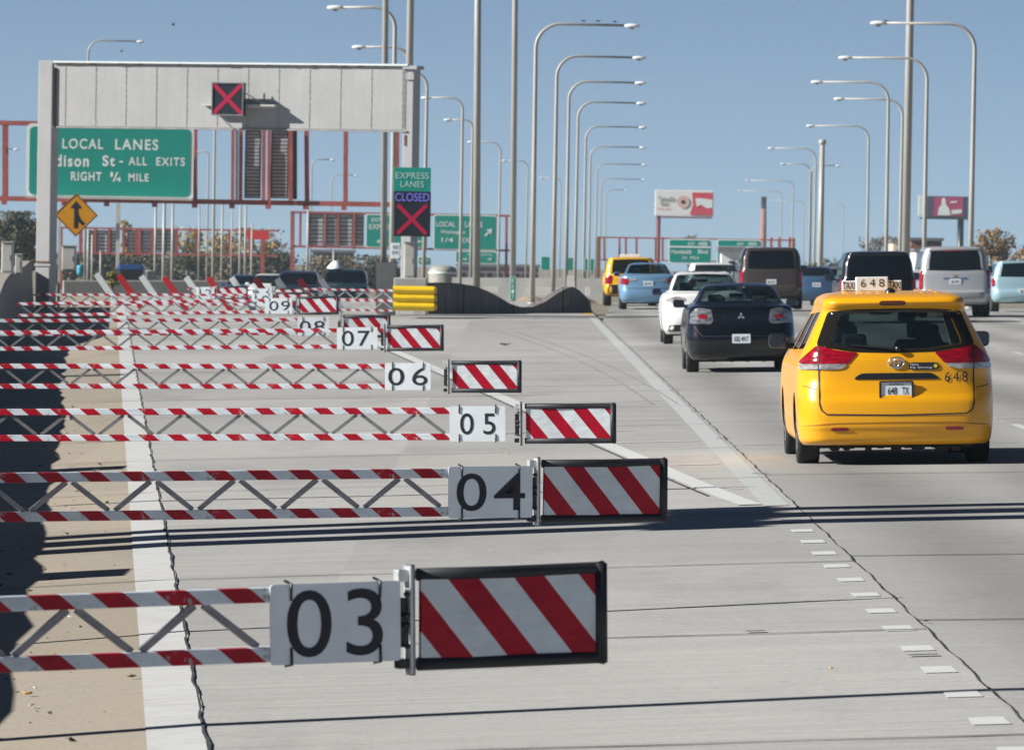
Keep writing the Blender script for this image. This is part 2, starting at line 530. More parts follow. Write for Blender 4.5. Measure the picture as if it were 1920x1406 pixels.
# lines of the lanes to the right, mostly hidden by the traffic
rl = []
for k in (1, 2, 3):
    y = 30 + k * 3
    while y < 260:
        rl.append([(XJ + 3.65 * k - .06 + bend(yy), XJ + 3.65 * k + .06 + bend(yy), yy) for yy in (y, y + 3)]); y += 12
markings('lane_dash_markings', rl, LINE_W)

# sealed joints between the slabs
def wob(a, y, s): return a + .007 * math.sin(y * 1.9 + s) + .004 * math.sin(y * 4.7 + 2 * s) + random.uniform(-.0015, .0015)
js = []
for base, s, w in ((lambda y: XJ, 0, .0048), (lambda y: xl(y) + .003, 2, .0065)):
    ys = fr(20, 205, .12)
    row = []
    for y in ys:
        x = wob(base(y), y, s); ww = w * max(.35, 1 + .3 * math.sin(y * 1.3 + s) + .2 * math.sin(y * 3.1) + random.uniform(-.3, .3) + (.8 if random.random() < .04 else 0))
        row.append((x - ww, x + ww, y))
    js.append(row)
js.append([(gore_x(y) - .205, gore_x(y) - .175, y) for y in fr(62, gp[-1].y, 1.5)])
y = 32.0
while y < 200:
    o1 = random.uniform(-.25, .25)
    js.append(('T', xl(y) - 2.7, XJ, y, .045))
    js.append(('T', XJ, 17.5, y + .9 + o1, .05))
    y += 8.6 if y < 60 else 9.5
bm = bmesh.new()
for s in js:
    if not s: continue
    if s[0] == 'T':
        _, xa, xb, y, w = s; n = 24; prev = None
        for k in range(n + 1):
            x = xa + (xb - xa) * k / n; ww = w * random.uniform(.6, 1.2); yy = y + .02 * math.sin(k * 1.3 + y)
            cur = (bm.verts.new((x, yy - ww / 2, gz(x, yy) + .006)), bm.verts.new((x, yy + ww / 2, gz(x, yy) + .006)))
            if prev: bm.faces.new((prev[0], cur[0], cur[1], prev[1]))
            prev = cur
    else: strip(bm, s, .009)
# short cracks beside the joint
for px, py, w in ((1255, 733, 20), (1292, 773, 24), (1342, 823, 25), (1408, 889, 32), (1700, 1232, 60), (1395, 1187, 40)):
    p = gr(px, py); q = gr(px + w, py - 1)
    strip(bm, [(p.x, q.x, p.y), (p.x + .02, q.x, p.y + .09)], .012)
me = bpy.data.meshes.new('road_joints'); bm.to_mesh(me); bm.free(); me.materials.append(SEAL)
o = bpy.data.objects.new('road_joints', me); C.objects.link(o); struct(o)
# faint tyre scrape curving off to the gore
sk = []
for off in (0, .35):
    row = []
    for i in range(24):
        y = 96 + i * 3.2; x = 2.3 - .9 * ((y - 96) / 75) - off - 1.4 * ((y - 96) / 75) ** 2
        row.append((x - .012, x + .012, y))
    sk.append(row)
markings('tyre_scrape_markings', sk, paint_line_mat('tyre_scrape', (.13, .13, .13), .35, .6, (.30, .295, .28)), .006)

# ------------------------------------------------------------------ walls
def wall_path(name, pts, thick, m, label, cat='wall', group=None, top_m=None):
    """pts: (x, y, z0, z1) along the face; the wall stands behind it (away from the side n)"""
    bm = bmesh.new(); prev = None
    for i, (x, y, z0, z1) in enumerate(pts):
        a = Vector(pts[max(i - 1, 0)][:2]); b = Vector(pts[min(i + 1, len(pts) - 1)][:2])
        d = (b - a).normalized(); n = Vector((-d.y, d.x)) * thick
        cur = [bm.verts.new(v) for v in ((x, y, z0), (x + n.x * .12, y + n.y * .12, z0 + (z1 - z0) * .3), (x + n.x * .28, y + n.y * .28, z1 - .04), (x + n.x * .36, y + n.y * .36, z1), (x + n.x, y + n.y, z1), (x + n.x * 1.3, y + n.y * 1.3, z0))]
        if prev:
            for k in range(6): bm.faces.new((prev[k], prev[(k + 1) % 6], cur[(k + 1) % 6], cur[k]))
        else: bm.faces.new(cur)
        prev = cur
    bm.faces.new(list(reversed(prev)))
    bmesh.ops.recalc_face_normals(bm, faces=bm.faces)
    me = bpy.data.meshes.new(name); bm.to_mesh(me); bm.free(); me.materials.append(m)
    o = bpy.data.objects.new(name, me); C.objects.link(o)
    return tag(o, label, cat, group)
pp = []
for y in fr(18, 214, 1.6):
    h = interp([(18, 1.27), (60, 1.20), (95, 1.13), (118, 1.0), (142, .95), (152, 1.0), (162, 1.32), (170, 1.42), (214, 1.42)], y) + (.022 * math.sin(y * .9) + .016 * math.sin(y * 2.3 + 1) + random.uniform(-.018, .022)) * (y < 150)
    x = xw(y); pp.append((x, y, gz(x, y) - .1, gz(x, y) + h))
wall_path('parapet_wall', pp, .42, WALLC, 'long concrete parapet wall in shade along the left shoulder', 'wall')

# shaded barrier with its humped top at the nose between ramp and lanes
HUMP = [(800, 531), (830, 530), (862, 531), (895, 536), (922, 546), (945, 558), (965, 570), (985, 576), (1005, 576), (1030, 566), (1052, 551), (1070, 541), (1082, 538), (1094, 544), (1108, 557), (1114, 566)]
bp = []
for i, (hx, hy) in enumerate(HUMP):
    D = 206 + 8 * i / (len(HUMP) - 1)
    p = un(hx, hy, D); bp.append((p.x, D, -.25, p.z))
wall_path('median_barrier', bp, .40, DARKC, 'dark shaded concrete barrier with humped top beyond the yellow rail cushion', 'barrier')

# ------------------------------------------------------------------ gate arms
ARM_STRIPE = stripe_mat('arm_stripe', .27, 1.2, .5, wear=.25, red=(.45, .008, .025))
PANEL_STRIPE = stripe_mat('panel_stripe', .292, .82, .47, rough=.3, wavy=True, red=(.40, .004, .022), white=(.68, .74, .77))
TH = .30                       # height of the truss
def gate(num, x0, x1, yc, px0, px1, rot, slope, digit_h, digit_x, ph=.38, W=.87, left=None):
    ang = rad(rot)
    D = F * W * math.cos(ang) / (x1 - x0)
    p = un(x0, yc, D)
    root = thing('barrier_gate', f'red and white truss gate arm whose white plate reads {num}', 'barrier gate', p, group='gate arms closing the express lane ramp')
    root.rotation_euler = (0, -slope, ang)
    k = math.cos(ang) * F / D                          # pixels per metre along the arm
    a = (px0 - x0) / k; b = (px1 - x0) / k             # plate ends in local x
    # length to the parapet
    L = (p.x - xw(D) - .35) / max(.5, math.cos(ang) - .0582 * math.sin(ang))
    if left is not None: L = (x0 - left) / (math.cos(ang) * F / D)
    # chords
    for z in (TH / 2 - .03, -TH / 2 + .03):
        mb = MB(); mb.box(((-L + b) / 2, 0, 0), (L + b, .05, .06), bevel=.004)
        o = mb.build('chord', ARM_STRIPE, root); o.location = (0, 0, z)
    # zigzag braces
    n = int((L + a) / .27); me = {}
    for i in range(n):
        x = a - .03 - i * .27
        s = 1 if i % 2 else -1
        if s not in me:
            mb = MB(); mb.bar((.115, 0, s * (TH / 2 - .062)), (-.115, 0, -s * (TH / 2 - .062)), .02, .030)
            o = mb.build('brace', DKSTEEL, root); me[s] = o.data
        else:
            o = bpy.data.objects.new('brace', me[s]); C.objects.link(o); o.parent = root
        o.location = (x - .13, 0, 0)
    # number plate
    mb = MB(); mb.prism(rrect(a, b, -TH / 2 - .012, TH / 2 + .012, .016), -.034, -.028)
    pl = mb.build('number_plate', PLATEW, root)
    dx0, dx1 = (digit_x[0] - x0) / k, (digit_x[1] - x0) / k
    text_box(num, dx0, dx1, -digit_h / 2, digit_h / 2, -.0365, INK, pl, bold=.003, spacing=SPC.get(num, 1.15))
    for cx in (a + .09, b - .09):
        for s in (1, -1):
            mb = MB(); mb.tube([(cx, -.036, s * (TH / 2 - .055)), (cx, -.04, s * (TH / 2 + .012)), (cx, .03, s * (TH / 2 + .022))], .006, seg=6)
            mb.build('clip', BLKTRIM, root)
    # hinge between arm and panel
    mb = MB()
    mb.box((-.004, -.006, 0), (.022, .06, ph + .035), bevel=.004, m=DKSTEEL)
    mb.box((-.012, -.004, 0), (.012, .075, ph + .02), bevel=.003, m=ALU)
    mb.box((-.038, 0, ph / 2 - .028), (.055, .05, .05), bevel=.005, m=ALU)
    mb.box((-.038, 0, -ph / 2 + .03), (.055, .05, .04), bevel=.005, m=BLKTRIM)
    hg = mb.build('hinge', None, root)
    mb = MB()
    for z in (-.105, -.02, .02, .105): mb.lathe([(0, -.045), (.012, -.045), (.012, -.03)], 'Y', (-.032, 0, z), seg=8)
    mb.box((-.04, .0, -.01), (.04, .03, .2))
    mb.build('bolt_row', BLKTRIM, hg)
    # striped end panel with its rubber frame
    w = W; r = .026
    mb = MB(); mb.face([(.04, -.012, -ph / 2 + .03), (w - .03, -.012, -ph / 2 + .03), (w - .03, -.012, ph / 2 - .03), (.04, -.012, ph / 2 - .03)])
    mb.face([(w - .03, .012, -ph / 2 + .03), (.04, .012, -ph / 2 + .03), (.04, .012, ph / 2 - .03), (w - .03, .012, ph / 2 - .03)])
    bmesh.ops.subdivide_edges(mb.bm, edges=mb.bm.edges, cuts=6, use_grid_fill=True)
    for v in mb.bm.verts: v.co.y += .004 * math.sin(v.co.x * 9 + v.co.z * 7 + x0)
    mb.build('striped_sheet', PANEL_STRIPE, root, recalc=False)
    mb = MB()
    mb.tube([(.03, 0, ph / 2 - r), (w * .5, 0, ph / 2 - r - .002), (w - .035, 0, ph / 2 - r + .002), (w - .01, 0, ph / 2 - r + .004)], [r, r, r, r * 1.15], seg=14)
    mb.tube([(.03, 0, -ph / 2 + r), (w * .5, 0, -ph / 2 + r), (w - .035, 0, -ph / 2 + r), (w - .01, 0, -ph / 2 + r)], [r * 1.05, r * 1.05, r, r * 1.2], seg=14)
    mb.tube([(w - r, -.006, -ph / 2 + .004), (w - r, -.006, ph / 2 - .004)], r * 1.1, seg=14)
    mb.box((w - r + .012, -.004, 0), (.022, .03, ph * 1.0), bevel=.006)
    mb.build('rubber_frame', RUBBER, root)
    # drive cabinet at the parapet
    q = Vector((xw(D) - .9, D + .1, 0))
    return root, D
SPC = {'05': 1.5, '06': 1.3, '03': 1.12}
GD = {}
for args in (
    ('03', 770, 1138, 1161, 505, 745, 24, .026, .27, (535, 712), .415),
    ('04', 1008, 1252, 921, 838, 995, 20, .0135, .235, (853, 981), .40),
    ('05', 978, 1155, 794, 843, 948, -3, .021, .195, (863, 929), .37),
    ('06', 842, 978, 706, 722, 808, -4, .017, .21, (728, 802), .385),
    ('07', 722, 832, 634, 632, 708, -4, .024, .23, (641, 694), .385),
    ('08', 640, 732, 612, 558, 617, 0, .02, .20, (562, 609), .40),
    ('09', 557, 635, 573, 497, 548, -4, .032, .20, (505, 544), .385),
    ('10', 517, 582, 562, 472, 511, -4, .0165, .20, (478, 505), .38),
    ('11', 512, 570, 552, 474, 510, -4, .0165, .19, (482, 503), .38, .87, 452),
    ('12', 407, 465, 549, 368, 402, -4, .0165, .19, (374, 397), .38, .87, 352),
): GD[args[0]] = gate(*args)
# drive cabinets on the parapet, one beside each gate
def cabinet(x, y, z, w, d, h, label, group=None, m=GALV):
    r = thing('control_cabinet', label, 'cabinet', (x, y, z), group=group)
    MB().box((0, 0, h / 2), (w, d, h), bevel=.02).build('body', m, r)
    MB().box((0, 0, h + .02), (w + .08, d + .08, .045), bevel=.01).build('lid', m, r)
    MB().box((0, -d / 2 - .012, h * .52), (w * .82, .02, h * .82), bevel=.006).build('door', m, r)
    MB().box((w * .3, -d / 2 - .035, h * .52), (.03, .03, .14), bevel=.004).build('handle', DKSTEEL, r)
    return r
for i, y in enumerate((50.2, 73.6, 96.6, 121.6)):
    x = xw(y) + .15
    cabinet(x - .55, y, gz(x, y) + .2, .6, 1.0, 1.35, f'grey gate drive cabinet behind the parapet, number {i + 1} from the camera', 'gate drive cabinets behind the parapet')

# leaning red and white slats across the ramp
SLAT_W = mat('slat_white', (.70, .74, .75), .5, var=.1); SLAT_R = mat('slat_red', (.46, .012, .02), .5, var=.12)
sl = thing('slat_barrier', 'row of leaning red and white slats across the ramp behind the gates', 'barrier', un(400, 590, 205) * 1)
tops = [(182, 516), (224, 518), (266, 520), (309, 522), (350, 522), (392, 523), (435, 523), (479, 524), (520, 525), (562, 526), (602, 526)]
for i, (tx, ty) in enumerate(tops):
    a = un(tx - 1, ty - 2, 203.5); bq = un(tx + 42, ty + 60, 203.5)
    mb = MB(); mb.bar(a, bq, .18, .03, up=(0, 1, 0), bevel=.005)
    o = mb.build('slat', SLAT_R if i % 2 else SLAT_W, sl); o.matrix_parent_inverse = Matrix.Translation(-sl.location)
mb = MB(); mb.bar(un(205, 566, 205.6), un(660, 577, 205.6), .05, .06); o = mb.build('rail', ALU, sl); o.matrix_parent_inverse = Matrix.Translation(-sl.location)
# far gate arm that closes from the cushion side
def plain_arm(xa, ya, xb, yb, D, label):
    a = un(xa, ya, D); b = un(xb, yb, D); r = thing('barrier_gate', label, 'barrier gate', b)
    ang = math.atan2(b.z - a.z, b.x - a.x); r.rotation_euler = (0, -ang, 0); L = (b - a).length
    for z in (0, -TH):
        o = MB().box((-L / 2, 0, 0), (L, .05, .06)).build('chord', ARM_STRIPE, r); o.location = (0, 0, z)
    me = None
    for i in range(int(L / .27)):
        s = 1 if i % 2 else -1
        o = MB().bar((.115, 0, s * (TH / 2 - .06)), (-.115, 0, -s * (TH / 2 - .06)), .02, .03).build('brace', ALU, r)
        o.location = (-.15 - i * .27, 0, -TH / 2)
    return r
plain_arm(520, 541, 737, 545, 198, 'plain red and white gate arm hinged beside the yellow cushion')
plain_arm(560, 560, 737, 563, 200, 'lower red and white gate arm hinged beside the yellow cushion')

# ------------------------------------------------------------------ sign gantry and its signals
def wbuild(mb, name, m, root, parent=None):
    """build a mesh given in world coordinates under an unrotated thing"""
    bmesh.ops.translate(mb.bm, vec=-Vector(root.location), verts=mb.bm.verts)
    o = mb.build(name, m, parent or root)
    return o
GA = rad(-16)
DG = 200.0
g0 = un(430, 181, DG)
gan = thing('sign_gantry', 'pale grey panelled steel portal gantry spanning the ramp on two posts', 'gantry', g0)
gan.rotation_euler = (0, 0, GA)
kx = F / DG * math.cos(GA)
gx = lambda px: (px - 430) / kx
kz = F / DG
mb = MB(); mb.box((0, .25, 0), (gx(765) - gx(95), .5, 1.84), m=GANTRY, bevel=.015)
x = gx(95) + .35; i = 0
while x < gx(760):
    mb.box((x, -.003, 0), (.012, .012, 1.8), m=GSEAM)
    for k in range(9): mb.box((x + random.uniform(-.01, .01), -.008, -.78 + k * .19), (.03, .014, .03), m=GSEAM)
    x += .93; i += 1
bmw = mb.build('beam', None, gan)
mb = MB(); mb.box((0, .22, .945), (gx(765) - gx(95) + .04, .62, .05), m=SIGNW)
mb.box((0, -.02, .9), (gx(765) - gx(95), .05, .04), m=GANTRY)
for k in range(26):
    xx = random.uniform(gx(100), gx(760)); mb.box((xx, -.048, .885 + random.uniform(-.02, .02)), (random.uniform(.04, .25), .012, random.uniform(.02, .05)), m=RUST)
mb.build('top_rail', None, gan)
mb = MB(); mb.box((0, .24, -.945), (gx(765) - gx(95) + .02, .56, .04), m=GSEAM)
mb.build('bottom_rail', None, gan)
zg = lambda py, px: un(px, py, DG).z - g0.z
mb = MB(); zt, zb = .98, -6.2
mb.box((gx(78), .3, (zt + zb) / 2), (.43, .60, zt - zb), m=GANTRY, bevel=.02)
mb.box((gx(78), .3, -4.95), (.49, .66, .07), m=GANTRY)
mb.box((gx(78), -.02, -4.86), (.40, .03, .05), m=RUST)
mb.box((gx(97) + .01, -.03, -.1), (.05, .05, 1.75), m=BLKTRIM)
mb.build('post', None, gan)
mb = MB(); mb.box((gx(767), .34, (.9 - 5.7) / 2), (.30, .68, 6.6), m=GANTRY, bevel=.02)
mb.box((gx(770), .30, .88), (.42, .74, .1), m=GANTRY)
mb.box((gx(770), -.02, .62), (.24, .05, .18), m=GSEAM)
mb.box((gx(762), -.01, -1.2), (.05, .03, .3), m=RUST)
mb.build('post', None, gan)

XRED = mat('signal_red', (.22, .0, .025), .4, emit=(.42, .0, .045), emit_s=.22, var=.05)
def xmark(parent, cx, cz, hw, hh, y, w, name='red_cross'):
    mb = MB()
    for s in (1, -1): mb.bar((cx - hw, y - .004 * (s > 0), cz - s * hh), (cx + hw, y - .004 * (s > 0), cz + s * hh), .012, w, up=(0, 1, 0))
    # bars lie in the x-z plane: width in z
    return mb.build(name, XRED, parent)
def xbars(parent, cx, cz, hw, hh, y, w, name='red_cross'):
    mb = MB()
    for i, s in enumerate((1, -1)):
        d = Vector((2 * hw, 0, 2 * s * hh)); n = Vector((-d.z, 0, d.x)).normalized() * w / 2
        a = Vector((cx - hw, y - .003 * i, cz - s * hh)); b = a + d
        mb.face([a - n, b - n, b + n, a + n])
    return mb.build(name, XRED, parent, recalc=True)
sp = gan.matrix_basis if False else Matrix.Translation(g0) @ Matrix.Rotation(GA, 4, 'Z')
sg = thing('lane_signal', 'black square lane signal with a red cross on the gantry beam', 'lane signal', sp @ Vector((.16, -.62, -.09)), rz=GA)
hh = .475
MB().box((0, .11, 0), (hh * 2, .24, hh * 2), bevel=.01).build('housing', BLACKB, sg)
mb = MB()
for a, c in (((0, -.02, hh - .015), (hh * 2 + .02, .06, .03)), ((0, -.02, -hh + .015), (hh * 2 + .02, .06, .03)), ((-hh + .012, -.02, 0), (.025, .06, hh * 2 - .06)), ((hh - .012, -.02, 0), (.025, .06, hh * 2 - .06))): mb.box(a, c)
mb.build('rim', DKSTEEL, sg)
xbars(sg, 0, 0, .43, .43, -.022, .12)
mb = MB(); mb.box((.22, .40, -.17), (2.25, .40, .05)); mb.box((.55, .40, -.22), (1.5, .3, .06))
mb.bar((.46, .1, .2), (1.05, .58, -.22), .03); mb.bar((-.3, .1, -.45), (.0, .58, -.85), .025); mb.bar((.05, .15, .47), (.05, .15, .72), .02); mb.bar((.3, .15, .47), (.3, .15, .62), .025)
mb.build('bracket', GALV, sg)

# the board on the right hand post
DB = 196.9
eb = thing('lane_control_board', 'board reading EXPRESS LANES CLOSED over a red cross on the gantry post', 'sign board', un(772, 442, DB))
def lx(px, py, root, D): return (un(px, py, D) - Vector(root.location))
def rect(root, x0, x1, y0, y1, D):
    a = lx(x0, y1, root, D); b = lx(x1, y0, root, D)
    return a.x, b.x, a.z, b.z
def plate(root, name, x0, x1, y0, y1, D, m, thick=.06, dy=0., parent=None, bevel=.01):
    a, b, c, d = rect(root, x0, x1, y0, y1, D)
    return MB().box(((a + b) / 2, dy + thick / 2, (c + d) / 2), (b - a, thick, d - c), bevel=bevel).build(name, m, parent or root)
def words(root, body, x0, x1, y0, y1, D, m, dy=-.01, bold=.01, parent=None, spacing=1.):
    a, b, c, d = rect(root, x0, x1, y0, y1, D)
    return text_box(body, a, b, c, d, dy, m, parent or root, bold, spacing)
EGREEN = SIGNW
p1 = plate(eb, 'green_panel', 738, 808, 315, 359, DB, GREEN, .1)
TW = mat('dim_sign_white', (.42, .62, .58), .5)
words(eb, 'EXPRESS', 742, 804, 324, 335, DB, TW, bold=.0, parent=p1)
words(eb, 'LANES', 751, 795, 340, 351, DB, TW, bold=.0, parent=p1)
p2 = plate(eb, 'display', 738, 808, 359.5, 443, DB, BLACKB, .3)
LED = mat('led_violet', (.05, .05, .3), .4, emit=(.22, .20, .75), emit_s=.35)
words(eb, 'CLOSED', 741, 805, 363, 377, DB, LED, bold=.0, parent=p2)
a, b, c, d = rect(eb, 745, 800, 385, 438, DB)
o = xbars(eb, (a + b) / 2, (c + d) / 2, (b - a) / 2, (d - c) / 2, -.01, .11); o.parent = p2
# equipment round the right hand post
DP = 197.3
def box_thing(name, label, cat, x0, x1, y0, y1, D, m, depth, group=None, bevel=.02, extra=None):
    r = thing(name, label, cat, un((x0 + x1) / 2, y1, D), group=group)
    a, b, c, d = rect(r, x0, x1, y0, y1, D)
    MB().box(((a + b) / 2, depth / 2, (c + d) / 2), (b - a, depth, d - c), bevel=bevel).build('body', m, r)
    if extra: extra(r, a, b, c, d)
    return r
def doors(r, a, b, c, d):
    MB().box(((a + b) / 2, -.012, (c + d) / 2), ((b - a) * .84, .022, (d - c) * .86), bevel=.006).build('door', GALV, r)
    MB().box((b - (b - a) * .2, -.035, (c + d) / 2), (.025, .03, .14)).build('handle', DKSTEEL, r)
    MB().box(((a + b) / 2, .25, d + .015), ((b - a) * 1.08, .6, .03)).build('lid', GALV, r)
box_thing('control_cabinet', 'tall grey cabinet fixed low on the right gantry post', 'cabinet', 757, 778, 456, 522, DP, GALV, .45, extra=doors)
box_thing('pedestal', 'pale concrete pedestal under the right gantry post', 'pedestal', 738, 800, 522, 572, DP - .15, PALEC, 1.9)
box_thing('concrete_block', 'grey weathered concrete block left of the right gantry post', 'block', 704, 742, 492, 596, 203.5, PALEC, .7)
nb = thing('notice_sign', 'small white notice plate on the right gantry post above the block', 'sign', un(741, 485, DP - .3))
pn = plate(nb, 'panel', 733, 750, 456, 485, DP - .3, PLATEW, .03)
words(nb, 'NO', 737, 747, 460, 467, DP - .3, INK, parent=pn, dy=-.006); words(nb, 'ENTRY', 735, 748, 471, 477, DP - .3, INK, parent=pn, dy=-.006)
# yellow rail cushion
cu = thing('crash_cushion', 'yellow three rail crash cushion in front of the pedestal', 'crash cushion', un(776, 591, 196.4))
for k, (y0, y1) in enumerate(((537, 551), (552, 566), (567, 582))):
    prof = []
    a, b, c, d = rect(cu, 737, 814, y0, y1, 196.4)
    for j in range(13):
        t = j / 12; prof.append((-.05 - .07 * math.sin(math.pi * t) ** 1.2 , c + (d - c) * t))
    mb = MB()
    for j in range(12):
        mb.face([(a, prof[j][0], prof[j][1]), (b, prof[j][0], prof[j][1]), (b, prof[j + 1][0], prof[j + 1][1]), (a, prof[j + 1][0], prof[j + 1][1])], smooth=True)
    mb.box(((a + b) / 2, .01, (c + d) / 2), (b - a, .06, (d - c) * .8))
    mb.box((b + .03, .06, (c + d) / 2), (.10, .2, (d - c) * .75), bevel=.03)
    mb.build('rail', YELLOW, cu)
a, b, c, d = rect(cu, 740, 808, 538, 591, 196.4)
for px in (748, 800):
    q = lx(px, 592, cu, 196.4); MB().box((q.x, .15, (c + d) / 2 - .15), (.09, .12, d - c - .3)).build('leg', GALV, cu)
MB().box(((a + b) / 2, .45, (c + d) / 2 + .08), (b - a - .05, .6, (d - c) * .8)).build('cushion_body', RUBBER, cu)

# merge sign and roadside boxes by the left post
ms = thing('merge_sign', 'amber diamond merge sign with a black arrow beside the left post', 'road sign', un(140, 520, 205))
zc = lx(142.5, 403.5, ms, 205); R_ = 41 / 63.4
def diam(r, rr=.05):
    return [(zc.x + v[0], zc.z + v[1]) for v in ((0, -r), (r, 0), (0, r), (-r, 0))]
mb = MB(); mb.prism(diam(R_), 0, .02, m=AMBER)
pan = mb.build('panel', AMBER, ms)
mb = MB(); s_ = R_ / 1.0
def P(u, v): return (zc.x + u * R_, -.006, zc.z + v * R_)
mb.face([P(-.09, -.60), P(.09, -.60), P(.09, .34), P(-.09, .34)]); mb.face([P(-.27, .31), P(.27, .31), P(0, .65)])
mb.face([P(.07, -.28), P(.31, -.48), P(.40, -.36), P(.20, -.16), P(.09, .12), P(.07, .12)])
o = mb.build('arrow', INK, pan)
mb = MB()
for a, b in zip(diam(R_ * .95), diam(R_ * .95)[1:] + diam(R_ * .95)[:1]): mb.bar((a[0], -.004, a[1]), (b[0], -.004, b[1]), .022, .005, up=(0, 1, 0))
mb.build('border', INK, pan)
q = lx(112, 430, ms, 205.1); MB().box((q.x, .06, 0.4), (.08, .05, 3.0)).build('post', GALV, ms)
for x0, x1, y0, y1, D, lab in ((115, 142, 462, 508, 208, 'grey cabinet with a dark edge below the amber merge sign'), (2, 24, 455, 512, 175, 'tall grey roadside cabinet at the left end of the parapet'), (28, 40, 478, 514, 176, 'small pale box beside the tall cabinet on the parapet')):
    box_thing('roadside_cabinet', lab, 'cabinet', x0, x1, y0, y1, D, GALV, .5, group='cabinets on the parapet', extra=doors)
bb = thing('barrel', 'small teal drum beyond the end of the parapet', 'barrel', un(150, 516, 215))
a, b, c, d = rect(bb, 144, 157, 497, 516, 215)
MB().lathe([(0, 0), (.1, 0), (.11, .1), (.105, .22), (.1, .31), (0, .31)], 'Z', ((a + b) / 2, 0, 0)).build('body', mat('teal_paint', (.05, .30, .42), .5), bb)

# ------------------------------------------------------------------ red truss gantries with guide signs
def beams(root, D, segs, m, name='truss', depth=None):
    mb = MB()
    for x0, y0, x1, y1, w in segs:
        a = un(x0, y0, D); b = un(x1, y1, D); t = w * D / F
        mb.bar(a, b, t, t)
        if depth:
            dv = Vector((0, depth, 0)); mb.bar(a + dv, b + dv, t, t)
            mb.bar(a, a + dv, t * .8, t * .8); mb.bar(b, b + dv, t * .8, t * .8)
    return wbuild(mb, name, m, root)
def louver(root, x0, x1, y0, y1, D, nsl, sm=None, name='louver_panel'):
    """an openable sign: a deep box of tilted slats"""
    a, b, c, d = rect(root, x0, x1, y0, y1, D)
    mb = MB(); mb.box(((a + b) / 2, .5, (c + d) / 2), (b - a, .04, d - c), m=BLACKB)
    for k in range(nsl):
        z = c + (d - c) * (k + .5) / nsl
        mb.box(((a + b) / 2, .1, z), (b - a, .03, (d - c) / nsl * .72), m=sm or LOUV)
    for xx in (a, b): mb.box((xx, .08, (c + d) / 2), (.07, .2, d - c), m=BLACKB)
    mb.box(((a + b) / 2, .08, d), (b - a, .24, .08), m=BLACKB)
    return mb.build(name, None, root)
LOUVP = mat('pale_louver', (.62, .63, .66), .6, var=.2, scale=2)
LOUV = mat('louver_slat', (.42, .42, .44), .6, var=.25, scale=2)
DT = 380.0
t1 = thing('truss_gantry', 'large red tube truss gantry carrying the LOCAL LANES sign', 'gantry', un(360, 520, DT))
beams(t1, DT, [(-80, 229, 748, 243, 8), (-80, 371, 748, 384, 9), (8, 231, 8, 374, 7), (574, 240, 575, 380, 7), (648, 242, 647, 382, 7), (744, 245, 743, 383, 8), (365, 238, 365, 376, 5), (-80, 374, -80, 560, 10)], REDST, depth=1.6)
beams(t1, DT + .8, [(222, 376, 220, 510, 7)], GALV, name='support_post')
for px in (8, 120, 200, 290, 365, 435, 503, 573, 645):
    y = 372 + (px) * .0165; a = un(px - 5, y + 8, DT - .2); b = un(px + 5, y + 8, DT - .2)
    wbuild(MB().bar(a, b, .22, .22), 'clamp', REDST, t1)
# louvred panels between red posts
for x0, x1 in ((459, 489), (508, 541)):
    louver(t1, x0, x1, 246, 372, DT, 19)
beams(t1, DT - .35, [(437, 243, 436, 376, 6), (452, 243, 451, 376, 7), (495, 243, 494, 376, 7), (505, 243, 504, 376, 6), (545, 243, 545, 376, 8)], REDST, name='panel_post')
beams(t1, DT - .3, [(444.5, 245, 444, 374, 5)], BLACKB, name='dark_channel'); beams(t1, DT - .3, [(553, 245, 553, 374, 8)], BLACKB, name='dark_channel')
mb = MB()
for k in range(40): mb.box(un(444.5, 248 + k * 3.15, DT - .5), (.07, .05, .045))
wbuild(mb, 'ladder_chain', GALV, t1)

def guide_sign(root, x0, x1, y0, y1, D, radius=8, border=5, m=GREEN, name='guide_sign', parent=None):
    a, b, c, d = rect(root, x0, x1, y0, y1, D); k = D / F
    mb = MB(); mb.prism(rrect(a, b, c, d, radius * k), 0, .12); s = mb.build(name, SIGNW, parent or root)
    mb = MB(); e = border * k; mb.prism(rrect(a + e, b - e, c + e, d - e, max(.05, (radius - border * .4) * k)), -.02, .1); mb.build('green_face', m, s)
    return s
s1 = thing('guide_sign', 'green LOCAL LANES guide sign with white border on the red truss', 'road sign', un(206, 372, DT - .9))
DS = DT - .9
sgn = guide_sign(s1, 48, 364, 236.5, 371, DS, 11, 6)
sgn.name = 'panel'
for body, x0, x1, y0, y1, bo in (('LOCAL', 117, 194, 261, 279, .012), ('LANES', 216, 297, 262, 281, .012), ('Madison', 70, 167, 291, 312, .02), ('St', 192, 216, 292, 312, .02), ('-', 224, 231, 302, 305, 0), ('ALL', 241, 276, 295, 310, .01), ('EXITS', 293, 347, 296, 311, .01), ('RIGHT', 133, 191, 323, 339, .015), ('1', 207, 212, 323, 332, .01), ('/', 211, 222, 323, 341, .0), ('4', 217, 227, 332, 341, .01), ('MILE', 241, 279, 326, 340, .015)):
    words(s1, body, x0, x1, y0, y1, DS, SIGNW, dy=-.03, bold=bo + .008, parent=sgn, spacing=1.2)
mb = MB(); mb.box(((rect(s1, 48, 364, 366, 374, DS)[0] + rect(s1, 48, 364, 366, 374, DS)[1]) / 2, -.35, .0), (9.1, .8, .12)); mb.build('light_ledge', GALV, s1)

